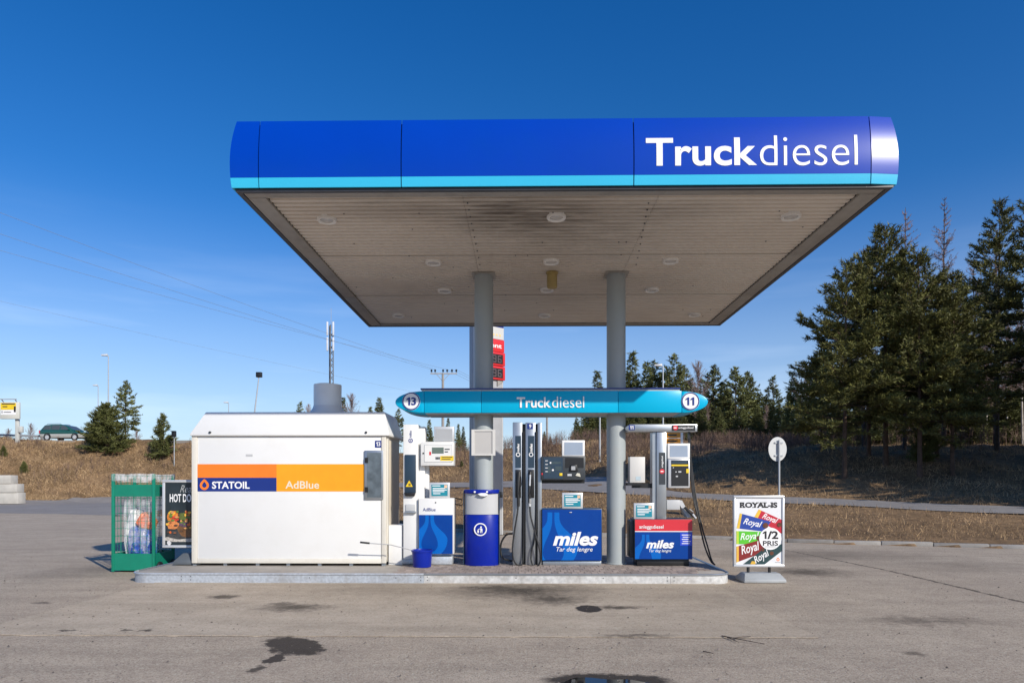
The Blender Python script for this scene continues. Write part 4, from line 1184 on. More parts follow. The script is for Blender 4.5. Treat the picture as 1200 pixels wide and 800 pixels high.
gp_.part('badge_mark', MB().pbox(774.2, 551.4, 777.4, 552.7, GY - .0082, .001), letter_white, sp, smooth=False)
# cabinet
cb = gp_.part('cabinet', MB().pbox(744, 608, 811.5, 655, GY - .10, .50).box(at(736.5, 630, GY).x + .03, at(743.9, 630, GY).x, GY + .02, GY + .36, at(740, 653, GY).z, at(740, 609.5, GY).z), darkgrey, bevel=.006)
gp_.part('red_panel', MB().pbox(744.2, 608.4, 811.2, 621.8, GY - .107, .006), red, cb)
gp_.part('white_line', MB().pbox(744.2, 621.9, 811.2, 622.8, GY - .107, .006), letter_white, cb)
fb = gp_.part('blue_panel', MB().pbox(744.2, 622.9, 811.2, 654.6, GY - .107, .006), miles_blue, cb)
drop_mark(gp_, fb, 756.5, 36, 626, 668, GY - .1075, (744.2, 622.9, 811.2, 654.6), .42)
gp_.ptext('lettering', 'anleggsdiesel', 749, 614.8, 777.5, 620.2, GY - .1085, letter_white, cb, off=.012, depth=.003)
gp_.ptext('lettering', 'miles', 757, 632.3, 790, 642.2, GY - .1108, letter_white, fb, off=.036, shear=.25, depth=.003)
gp_.ptext('lettering', 'Tar deg lengre', 760.5, 643.2, 786.5, 647.4, GY - .1108, letter_white, fb, off=.004, shear=.25, depth=.002)
stk_ = gp_.part('blue_sticker', MB().pbox(797, 624, 811, 639, GY - .1095, .002), mat('sticker_blue', (.02, .06, .55), .35), fb)
for k in range(5): gp_.part('print_line', MB().pbox(799 + (k % 2), 626 + k * 2.5, 809.4 - (k % 3), 626.9 + k * 2.5, GY - .1108, .001), letter_white, stk_, smooth=False)
gp_.part('plinth', MB().pbox(746.5, 655.2, 807.5, 663, GY - .04, .40), black, bevel=.004)
notice(gp_, 743, 589.2, 766.5, 607.8, GY - .02)
# cash cabinet on a bracket arm
cc = gp_.part('terminal_box', MB().pbox(738.2, 535, 756, 565.3, GY + .02, .22), pale_panel, bevel=.008)
gp_.part('box_label', MB().pbox(745, 558, 751, 562.5, GY + .017, .002), mat('pale_blue_label', (.45, .55, .6), .4), cc)
gp_.part('bracket_arm', MB().pbox(741, 566, 769, 571.5, GY + .10, .08).pbox(735.5, 565.5, 753, 568.5, GY + .04, .2), black)
# card terminal
tb = gp_.part('card_terminal', MB().pbox(783.2, 537.5, 808.4, 571.5, GY - .03, .24), alu, bevel=.008)
gp_.part('terminal_face', MB().pbox(786.6, 539, 807, 569.2, GY - .034, .003), black, tb)
gp_.part('yellow_band', MB().pbox(786.8, 544, 806.8, 545.8, GY - .0362, .002), yellow, tb)
gp_.part('terminal_screen', MB().pbox(787.5, 540, 806, 543, GY - .0362, .002), slate, tb)
gp_.part('yellow_button', MB().pbox(804.2, 549, 807.5, 554, GY - .042, .007), yellow, tb)
gp_.part('key', MB().pbox(791.5, 552, 793, 553.3, GY - .0362, .002).pbox(795, 551.6, 798.4, 553.4, GY - .0362, .002).pbox(792, 557, 794.5, 558.6, GY - .0362, .002).pbox(788.5, 547, 789.7, 548.3, GY - .0362, .002), grey_panel, tb)
td = gp_.part('top_display', MB().pbox(782.5, 519.3, 808.5, 537, GY + .0, .14), letter_white, bevel=.006)
gp_.part('display_glass', MB().pbox(785, 521.8, 806, 535.2, GY - .003, .002), screen, td)
gp_.part('mounting_tube', MB().box(at(780.5, 550, GY).x, at(784, 550, GY).x, GY + .08, GY + .18, at(780, 570, GY).z, at(780, 522, GY).z), steel)
# nozzle boot on the far side and hoses from the beam end
bt = gp_.part('nozzle_boot', MB().pbox(781.5, 585.5, 797, 597, GY + .05, .25), grey_panel, bevel=.006)
s0, s1 = at(795, 586, GY + .06), at(806, 606, GY + .02)
gp_.part('boot_chute', MB().add([(s0.x - .02, s0.y, s0.z), (s0.x + .06, s0.y, s0.z), (s1.x + .06, s1.y, s1.z), (s1.x - .01, s1.y, s1.z), (s0.x - .02, s0.y + .2, s0.z), (s0.x + .06, s0.y + .2, s0.z), (s1.x + .06, s1.y + .2, s1.z), (s1.x - .01, s1.y + .2, s1.z)],
         [(0, 1, 2, 3), (7, 6, 5, 4), (0, 4, 5, 1), (1, 5, 6, 2), (2, 6, 7, 3), (3, 7, 4, 0)]), grey_panel, bt)
noz = gp_.part('nozzle', MB().tube([at(802, 594, GY), at(808, 600, GY - .02), at(813, 605, GY - .02)], .022, 8), black)
gp_.part('spout', MB().tube([at(811.5, 602, GY - .03), at(815.5, 607, GY - .03)], .02, 8), alu, noz)
gp_.part('trigger', MB().tube([at(808, 596, GY - .02), at(812.5, 599.5, GY - .03)], .007, 6), alu, noz)
gp_.part('hose_drop', MB().pbox(806.6, 505.7, 809, 514, GY + .05, .05), black)
for k, dx in enumerate((0, 1.6, -1.4)):
    pts = [at(807.5 + dx * .4, 508, GY + .08), at(809 + dx * .6, 540, GY + .05), at(813.5 + dx, 580, GY), at(820 + dx * 1.3, 615, GY - .05), at(826 + dx * 2, 640, GY - .10)]
    pts += ([at(833, 657, GY - .13), at(838, 661.4, GY - .13)] if k == 0 else [at(832 + dx, 655, GY - .12), at(835.5 + dx, 661, GY - .10)])
    if k == 2: pts = pts[:3] + [at(816, 600, GY - .03), at(814, 606, GY - .03)]
    gp_.part('hose', MB().tube(smooth_path(pts), .0125, 8), rubber)

# ================================================================== ice cream poster stand
SY = 10.5
def rs(cx, cy): return (840 + cx / 6.15, 560 + cy / 6.15)
a, b = rs(122, 640), rs(490, 125)
rs_t = Thing('poster_stand', 'white framed ice cream poster stand with half price disc beside the island', 'sign', (at(889, 680, SY).x, SY + .05, 0))
outer_ = (a[0], b[1], b[0], a[1]); fw = 2.9
for bx in ((outer_[0], outer_[1], outer_[2], outer_[1] + fw), (outer_[0], outer_[3] - fw, outer_[2], outer_[3]), (outer_[0], outer_[1] + fw + .05, outer_[0] + fw, outer_[3] - fw - .05), (outer_[2] - fw, outer_[1] + fw + .05, outer_[2], outer_[3] - fw - .05)):
    rs_t.part('frame_rail', MB().pbox(*bx, SY, .07), alu, bevel=.01)
paper = mat('poster_paper', (.72, .73, .75), .35, var=.02)
sheet_ = rs_t.part('poster', MB().pbox(outer_[0] + fw, outer_[1] + fw, outer_[2] - fw, outer_[3] - fw, SY + .02, .03), paper)
yp = SY + .02
def packs(name, quad, col, k, band, bandcol, tb, rot):
    P = [(at(*rs(*p), yp).x, at(*rs(*p), yp).z) for p in quad]
    p_ = rs_t.part(name, MB().prism(P, yp - .0012 * (k + 1), yp - .0012 * k - .0001), mat('pack_' + name + str(k), col, .35, var=.08, scale=14), sheet_)
    B = [(at(*rs(*p), yp).x, at(*rs(*p), yp).z) for p in band]
    rs_t.part('pack_end', MB().prism(B, yp - .0012 * (k + 1) - .0006, yp - .0012 * (k + 1) - .0001), mat('pack_end' + str(k), bandcol, .35, var=.1), p_)
    q0, q1 = rs(tb[0], tb[3]), rs(tb[2], tb[1])
    A_, B_ = at(*q0, yp), at(*q1, yp)
    rs_t.text('lettering', 'Royal', A_.x, B_.x, A_.z, B_.z, yp - .0012 * (k + 1) - .0002, letter_white, p_, off=.012, shear=.35, rot=rot, depth=.0008)
    return p_
packs('ice_pack', [(302, 224), (468, 300), (468, 400), (268, 284)], (.50, .02, .04), 0, [(302, 224), (322, 233), (292, 294), (268, 284)], (.75, .45, .05), (325, 268, 440, 320), -22)
packs('ice_pack', [(166, 252), (390, 312), (340, 384), (143, 360)], (.02, .06, .32), 1, [(166, 252), (182, 257), (163, 363), (143, 360)], (.75, .5, .06), (190, 298, 325, 356), -12)
packs('ice_pack', [(141, 380), (330, 386), (300, 474), (141, 474)], (.10, .50, .03), 2, [(141, 380), (158, 380), (158, 474), (141, 474)], (.45, .6, .05), (168, 392, 305, 456), 4)
packs('ice_pack', [(141, 492), (325, 440), (352, 528), (141, 606)], (.22, .02, .02), 3, [(141, 492), (158, 488), (158, 600), (141, 606)], (.7, .4, .06), (172, 470, 312, 552), 16)
packs('ice_pack', [(190, 618), (340, 505), (468, 474), (468, 524), (345, 619)], (.02, .055, .06), 4, [(240, 619), (252, 596), (285, 600), (275, 619)], (.7, .42, .05), (262, 535, 385, 600), 32)
choc = mat('chocolate', (.12, .04, .02), .4, var=.3, scale=30)
for (cx, cy, r_) in ((350, 340, 20), (450, 335, 16), (300, 430, 16), (395, 540, 14), (330, 515, 12)):
    c = at(*rs(cx, cy), yp); rs_t.part('ice_bite', MB().disc(c.x, c.z, r_ / 6.15 / FPX * yp, yp - .0085, yp - .0078, 16), choc, sheet_)
c = at(*rs(384, 435), yp)
ds = rs_t.part('price_disc', MB().disc(c.x, c.z, 79 / 6.15 / FPX * yp, yp - .0105, yp - .009, 40), letter_white, sheet_)
ink = mat('ink_black', (.02, .02, .022), .4)
def rtext(body, x0, y0, x1, y1, par, **k):
    A_, B_ = at(*rs(x0, y1), yp), at(*rs(x1, y0), yp)
    return rs_t.text('lettering', body, A_.x, B_.x, A_.z, B_.z, k.pop('y'), ink, par, **k)
rtext('/2', 362, 380, 442, 438, ds, y=yp - .0105, off=.035, depth=.001); one_obj(rs_t, *rs(331, 381), *rs(359, 437), yp - .0105, ink, ds, .001)
rtext('PRIS', 330, 450, 440, 486, ds, y=yp - .0105, off=.025, depth=.001)
rs_t.part('small_print', MB().pbox(*rs(345, 492), *rs(425, 495), yp - .0112, .0006), ink, ds, smooth=False)
rtext('ROYAL-IS', 166, 173, 437, 213, sheet_, y=yp - .0002, off=.05, depth=.0012)
# slab serifs of the title
for x in (172, 190, 262, 296, 330, 352, 392):
    for yy in (174, 208): rs_t.part('letter_serif', MB().pbox(*rs(x - 7, yy), *rs(x + 9, yy + 5), yp - .0014, .0012), ink, sheet_, smooth=False)
c = at(*rs(441, 586), yp); rs_t.part('emblem', drop_ring(c.x, c.z, 11 / 6.15 / FPX * yp, yp - .001, .001), orange, sheet_)
rs_t.part('small_print', MB().pbox(*rs(420, 604), *rs(460, 608), yp - .001, .0008), mat('grey_print', (.3, .3, .3), .4), sheet_, smooth=False)
for cx in (231, 385):
    p = at(*rs(cx, 640), SY); rs_t.part('stand_pin', MB().tube([(p.x, SY + .035, .12), (p.x, SY + .035, p.z + .01)], .022, 12), rubber)
bx0, bx1 = at(*rs(168, 700), SY).x, at(*rs(468, 700), SY).x
prof = [(SY - .20, 0.004), (SY - .20, .05), (SY - .06, .135), (SY + .12, .135), (SY + .26, .05), (SY + .27, .004)]
base = MB()
n_ = len(prof); ins = [.0, .0, .05, .05, .0, .0]
vv = [(bx0 + i_, y_, z_) for (y_, z_), i_ in zip(prof, ins)] + [(bx1 - i_, y_, z_) for (y_, z_), i_ in zip(prof, ins)]
base.add(vv, [tuple(range(n_)), tuple(range(2 * n_ - 1, n_ - 1, -1))] + [(i, i + n_, (i + 1) % n_ + n_, (i + 1) % n_) for i in range(n_)])
rs_t.part('weight_base', base, mat('base_grey', (.36, .38, .39), .6, var=.08, bump=.2, bscale=40, dirt=(.2, .18, .15), dscale=6, damt=.4), bevel=.012)

# ================================================================== hot dog poster stand, half hidden by the container
HYY = 11.45
ht = Thing('poster_stand', 'dark HOT DOG poster stand half hidden behind the white container', 'sign', (-5.57, HYY + .03, IZ))
hx0, hx1 = at(190, 600, HYY).x, at(224.5, 600, 11.2).x - .02
hz0_, hz1_ = at(190, 641.5, HYY).z, at(190, 562, HYY).z
f_ = .045
for bx in ((hx0, hx1, hz1_ - f_, hz1_), (hx0, hx1, hz0_, hz0_ + f_), (hx0, hx0 + f_, hz0_ + f_ + .001, hz1_ - f_ - .001), (hx1 - f_, hx1, hz0_ + f_ + .001, hz1_ - f_ - .001)):
    ht.part('frame_rail', MB().box(bx[0], bx[1], HYY, HYY + .06, bx[2], bx[3]), alu, bevel=.008)
ps = ht.part('poster', MB().box(hx0 + f_, hx1 - f_, HYY + .015, HYY + .045, hz0_ + f_, hz1_ - f_), mat('poster_dark', (.02, .03, .036), .3, var=.25, scale=6))
hy = HYY + .015
def hs(cx, cy): return (100 + cx / 5.336, 540 + cy / 5.336)
A_, B_ = at(*hs(528, 256), hy), at(*hs(716, 205), hy)
ht.text('lettering', 'HOT DOG', A_.x, min(B_.x, hx1 - f_ - .006), A_.z, B_.z, hy - .0005, letter_white, ps, off=.02, depth=.001)
A_, B_ = at(*hs(592, 196), hy), at(*hs(690, 150), hy)
ht.text('lettering', 'Real', A_.x, min(B_.x, hx1 - f_ - .02), A_.z, B_.z, hy - .0005, mat('grey_letter', (.35, .36, .36), .4), ps, shear=.4, depth=.001)
rr_ = random.Random(11)
xmax = hx1 - f_ - .01
def blob(cx, cy, rx, ry, col, k, nm):
    c = at(*hs(cx, cy), hy); s_ = hy / FPX / 5.336
    P = [(min(xmax, c.x + rx * s_ * math.cos(t) * rr_.uniform(.82, 1.15)), c.z + ry * s_ * math.sin(t) * rr_.uniform(.82, 1.15)) for t in [2 * math.pi * i / 14 for i in range(14)]]
    ht.part(nm, MB().prism(P, hy - .0006 * (k + 1), hy - .0006 * k - .0001), mat('food_%s_%d' % (nm, k), col, .35, var=.35, scale=38), ps)
blob(620, 480, 120, 30, (.45, .42, .38), 0, 'plate_print'); blob(610, 460, 105, 28, (.05, .05, .05), 1, 'plate_print')
blob(640, 420, 70, 60, (.16, .075, .03), 2, 'bun_print'); blob(545, 345, 38, 38, (.60, .20, .03), 3, 'salad_print')
blob(540, 325, 22, 14, (.70, .45, .04), 4, 'salad_print'); blob(560, 360, 26, 18, (.55, .06, .03), 5, 'salad_print')
blob(548, 400, 40, 26, (.62, .22, .07), 6, 'salad_print'); blob(620, 345, 44, 26, (.10, .13, .03), 7, 'lettuce_print')
blob(615, 395, 30, 18, (.11, .06, .10), 8, 'onion_print'); blob(525, 512, 14, 14, (.6, .6, .6), 9, 'emblem_print')
for k_ in range(30):
    cx_, cy_ = rr_.uniform(512, 665), rr_.uniform(310, 450)
    blob(cx_, cy_, rr_.uniform(5, 13), rr_.uniform(4, 10), rr_.choice([(.6, .12, .03), (.7, .4, .05), (.12, .2, .04), (.3, .1, .04), (.09, .05, .03), (.6, .3, .1)]), 10 + k_, 'garnish_print')
ht.part('stand_pin', MB().tube([(-5.50, HYY + .03, IZ + .1), (-5.50, HYY + .03, hz0_ + .005)], .02, 10), rubber)
bx0, bx1 = -5.80, -5.36; b0, b1 = HYY - .22, HYY + .26; zb2 = at(200, 648, HYY - .1).z
hb_ = [(bx0, b0), (bx1, b0), (bx1, b1), (bx0, b1)]
vv = [(x, y, IZ) for x, y in hb_] + [(x, y, IZ + .055) for x, y in hb_] + [(bx0 + .10, b0 + .12, zb2), (bx1 - .10, b0 + .12, zb2), (bx1 - .10, b1 - .12, zb2), (bx0 + .10, b1 - .12, zb2)]
ht.part('weight_base', MB().add(vv, [(3, 2, 1, 0), (0, 1, 5, 4), (1, 2, 6, 5), (2, 3, 7, 6), (3, 0, 4, 7), (4, 5, 9, 8), (5, 6, 10, 9), (6, 7, 11, 10), (7, 4, 8, 11), (8, 9, 10, 11)]), mat('dark_base', (.10, .115, .13), .6, var=.1), bevel=.012)

# ================================================================== green mesh refuse cage
GX0, GX1, GY0_, GY1_ = at(129.5, 670, 11.4).x, at(180.2, 670, 11.4).x, 11.42, 12.10
cg = Thing('refuse_cage', 'green steel mesh refuse cage on wheels left of the island', 'cage', ((GX0 + GX1) / 2, 11.75, 0))
gz1 = at(150, 556.5, 11.4).z
zs_ = lambda py: at(150, py, 11.4).z
pw = .045
for (x, y) in ((GX0, GY0_), (GX1 - pw, GY0_), (GX0, GY1_ - pw), (GX1 - pw, GY1_ - pw)):
    cg.part('corner_post', MB().box(x, x + pw, y, y + pw, .03 if x > GX0 else .012, gz1 + (.02 if y == GY0_ else 0)), green_metal, bevel=.004)
for nm, z0, z1 in (('lower_panel', .03, zs_(648.5)), ('upper_band', zs_(581.5), zs_(567.5))):
    cg.part(nm, MB().box(GX0 + pw, GX1 - pw, GY0_ + .010, GY0_ + .022, z0, z1), green_metal)
    cg.part(nm, MB().box(GX0 + pw, GX1 - pw, GY1_ - .022, GY1_ - .010, z0, z1), green_metal)
    cg.part(nm, MB().box(GX0 + .010, GX0 + .022, GY0_ + pw, GY1_ - pw, z0, z1), green_metal)
    cg.part(nm, MB().box(GX1 - .022, GX1 - .010, GY0_ + pw, GY1_ - pw, z0, z1), green_metal)
cg.part('floor_plate', MB().box(GX0 + .02, GX1 - .02, GY0_ + .03, GY1_ - .03, .05, .062), green_metal)
def wires(x0, y0, x1, y1, nm):
    mb = MB(); n1 = 6; zlo, zhi = zs_(648.5), zs_(557)
    for i in range(1, n1):
        t = i / n1; x, y = x0 + (x1 - x0) * t, y0 + (y1 - y0) * t
        mb.tube([(x, y, zlo - .02), (x, y, zhi)], .0032, 5, cap=False)
    z = zhi
    while z > zlo:
        mb.tube([(x0, y0, z), (x1, y1, z)], .0032, 5, cap=False); z -= .128
    tag(cg.part(nm, mb, green_metal, smooth=True), kind='stuff')
wires(GX0 + .03, GY0_ + .03, GX1 - .03, GY0_ + .03, 'wire_mesh'); wires(GX0 + .03, GY1_ - .03, GX1 - .03, GY1_ - .03, 'wire_mesh')
wires(GX0 + .03, GY0_ + .03, GX0 + .03, GY1_ - .03, 'wire_mesh'); wires(GX1 - .03, GY0_ + .03, GX1 - .03, GY1_ - .03, 'wire_mesh')
for y in (GY0_ + .12, GY1_ - .12):
    w_ = cg.part('wheel', MB().lathe([(.001, -.02), (.075, -.02), (.085, -.01), (.085, .01), (.075, .02), (.001, .02)], 0, 0, 20), rubber)
    w_.location = (GX1 + .03 - cg.org[0], y - cg.org[1], .085); 
    me_ = w_.data
    for v_ in me_.vertices: v_.co = (v_.co.z + cg.org[2] + 0, v_.co.x + cg.org[0], v_.co.y + cg.org[1])
    for v_ in me_.vertices: v_.co = (v_.co.x + 0.0, v_.co.y, v_.co.z)

def lumpy(cx, cy, z0, rx, ry, h, seed, folds=9, amp=.10, nu=48, nv=26, sag=.0, top=.55):
    """crumpled sack: a closed lathe-like surface with vertical folds"""
    rr = random.Random(seed); ph = [rr.uniform(0, 6.28) for _ in range(8)]
    mb = MB(); v = []
    for j in range(nv + 1):
        t = j / nv
        prof = (math.sin(math.pi * min(1, t * 1.0 + .02)) ** .28) if t < .5 else (1 - (1 - top) * ((t - .5) / .5) ** 1.6)
        if t == 1: prof *= .02
        if t == 0: prof = .02
        for i in range(nu):
            a = 2 * math.pi * i / nu
            k = 1 + amp * (.5 * math.sin(folds * a + ph[0] + 2 * math.sin(t * 4 + ph[1])) + .35 * math.sin((folds * 2 + 1) * a + ph[2] + 3 * t) + .4 * math.sin(3 * a + 5 * t + ph[3]) + .25 * math.sin(11 * t + 4 * a + ph[4]))
            ca, sa = math.cos(a), math.sin(a)
            sqx = (abs(ca) ** .6) * (1 if ca > 0 else -1); sqy = (abs(sa) ** .6) * (1 if sa > 0 else -1)
            v.append((cx + rx * prof * k * sqx, cy + ry * prof * k * sqy, z0 + h * t + amp * .15 * math.sin(5 * a + ph[5]) * (t > .6)))
    f = [(j * nu + i, j * nu + (i + 1) % nu, (j + 1) * nu + (i + 1) % nu, (j + 1) * nu + i) for j in range(nv) for i in range(nu)]
    f += [tuple(range(nu - 1, -1, -1)), tuple(range(nv * nu, nv * nu + nu))]
    return mb.add(v, f)
film = bpy.data.materials.new('clear_film'); film.use_nodes = True
fn, fl = film.node_tree.nodes, film.node_tree.links
pb = fn['Principled BSDF']; pb.inputs['Base Color'].default_value = (.80, .82, .83, 1); pb.inputs['Roughness'].default_value = .16
tr = fn.new('ShaderNodeBsdfTransparent'); ms = fn.new('ShaderNodeMixShader')
lw = fn.new('ShaderNodeTexNoise'); lw.inputs['Scale'].default_value = 9; lw.inputs['Detail'].default_value = 7
mpf = fn.new('ShaderNodeMapping'); mpf.inputs['Scale'].default_value = (1.6, 1.6, .28); gf = fn.new('ShaderNodeNewGeometry')
fl.new(gf.outputs['Position'], mpf.inputs['Vector']); fl.new(mpf.outputs[0], lw.inputs['Vector'])
mrf = fn.new('ShaderNodeMapRange'); mrf.inputs['From Min'].default_value = .38; mrf.inputs['From Max'].default_value = .68; mrf.inputs['To Min'].default_value = .06; mrf.inputs['To Max'].default_value = .5
fl.new(lw.outputs['Fac'], mrf.inputs['Value']); fl.new(mrf.outputs[0], ms.inputs['Fac'])
fl.new(tr.outputs[0], ms.inputs[1]); fl.new(pb.outputs[0], ms.inputs[2]); fl.new(ms.outputs[0], fn['Material Output'].inputs['Surface'])
gcx, gcy = (GX0 + GX1) / 2, 11.76
tag(finish('plastic_sack', lumpy(gcx, gcy, .075, .275, .275, 1.36, 3, 9, .09, 60, 34, top=.9), film), 'clear plastic sack filling the green mesh cage', 'bag')
blue_film = mat('blue_bag', (.02, .07, .34), .3, var=.5, scale=22, dirt=(.6, .62, .65), dscale=16, damt=.8)
tag(finish('rubbish_bag', lumpy(gcx + .03, gcy - .11, .10, .22, .14, .66, 8, 5, .16), blue_film), 'crumpled blue printed bag inside the clear sack', 'bag')
tag(finish('rubbish_bag', lumpy(gcx + .12, gcy - .09, .70, .14, .12, .28, 9, 5, .18), mat('orange_bag', (.72, .16, .05), .35, var=.4, scale=20)), 'orange carrier bag above the blue one in the clear sack', 'bag')
tag(finish('rubbish_bag', lumpy(gcx - .13, gcy + .02, .10, .14, .18, .95, 12, 6, .15), mat('white_bag', (.70, .70, .70), .35, var=.12, scale=12)), 'crumpled white bag inside the clear sack left of the blue one', 'bag')
# film folded over the top rim
top = MB(); nn_ = 40; v = []
rr_ = random.Random(21)
per = round_rect(GX0 - .008, GX1 + .008, GY0_ - .008, GY1_ + .008, .03, 4)
per2 = []
for i in range(len(per)):
    a_, b_ = per[i], per[(i + 1) % len(per)]
    m_ = max(1, int(math.hypot(b_[0] - a_[0], b_[1] - a_[1]) / .05))
    per2 += [(a_[0] + (b_[0] - a_[0]) * k / m_, a_[1] + (b_[1] - a_[1]) * k / m_) for k in range(m_)]
for k, (dz, sc_) in enumerate(((-.075, 1.0), (-.02, 1.006), (.022, .985), (.0, .92), (-.12, .80))):
    for i, p in enumerate(per2):
        jz = (.022 * math.sin(i * .55) + rr_.uniform(-.006, .006) if k == 0 else .008 * math.sin(i * .4 + k))
        jx = rr_.uniform(-.003, .003)
        v.append((gcx + (p[0] - gcx) * sc_ + jx, 11.76 + (p[1] - 11.76) * sc_ + jx, gz1 + dz + jz))
m_ = len(per2)
top.add(v, [(k * m_ + i, k * m_ + (i + 1) % m_, (k + 1) * m_ + (i + 1) % m_, (k + 1) * m_ + i) for k in range(4) for i in range(m_)])
tag(finish('sack_collar', top, film, ang=60), 'clear film folded over the top rim of the green cage', 'plastic film')

# ================================================================== trees
bark_m = mat('pine_bark', (.10, .062, .042), .9, var=.3, scale=6, bump=.5, bscale=14)
bark_d = mat('dark_bark', (.06, .045, .036), .9, var=.3, scale=6)
birch_m = mat('birch_bark', (.42, .38, .34), .8, var=.3, scale=5)
twig_m = mat('bare_twigs', (.27, .19, .17), .85, var=.25, scale=1)
pine_m = mat('pine_needles', (.13, .13, .038), .55, var=.35, scale=.9, island=.35, objrand=.12, spec=.25)
spruce_m = mat('spruce_needles', (.125, .135, .048), .6, var=.35, scale=.5, island=.35, objrand=.18, spec=.2)
young_m = mat('young_pine_needles', (.12, .13, .042), .55, var=.3, scale=1.2, island=.3, objrand=.12, spec=.25)

def tubes_np(P0, P1, r0, r1, n=3):
    """many straight tapered twigs at once"""
    P0, P1 = np.asarray(P0, float), np.asarray(P1, float); r0, r1 = np.asarray(r0, float), np.asarray(r1, float)
    d = P1 - P0; d /= np.linalg.norm(d, axis=1, keepdims=True) + 1e-9
    ref = np.where(np.abs(d[:, 2:3]) > .9, [[1., 0, 0]], [[0, 0, 1.]])
    a = np.cross(d, ref); a /= np.linalg.norm(a, axis=1, keepdims=True) + 1e-9; b = np.cross(d, a)
    vs = []
    for P, r in ((P0, r0), (P1, r1)):
        for k in range(n):
            t = 2 * math.pi * k / n
            vs.append(P + (a * math.cos(t) + b * math.sin(t)) * r[:, None])
    V_ = np.stack(vs, 1); m_ = len(P0); base_ = (np.arange(m_) * 2 * n)[:, None]
    tr_ = []
    for k in range(n):
        k2 = (k + 1) % n
        tr_ += [base_ + [[k, k2, n + k2]], base_ + [[k, n + k2, n + k]]]
    return V_.reshape(-1, 3), np.concatenate(tr_)

def blades_np(P, Dr, L, Wd, g):
    """one thin triangle per needle tuft: root P, direction Dr, length L, width Wd"""
    Dr = Dr / (np.linalg.norm(Dr, axis=1, keepdims=True) + 1e-9)
    rnd = g.normal(size=P.shape); s_ = np.cross(Dr, rnd); s_ /= np.linalg.norm(s_, axis=1, keepdims=True) + 1e-9
    w = s_ * (Wd / 2)[:, None]
    V_ = np.stack([P - w, P + w, P + Dr * L[:, None]], 1).reshape(-1, 3)
    return V_, np.arange(len(V_)).reshape(-1, 3)

def merge(parts):
    vs, ts, k = [], [], 0
    for v, t in parts:
        vs.append(v); ts.append(t + k); k += len(v)
    return np.concatenate(vs), np.concatenate(ts)

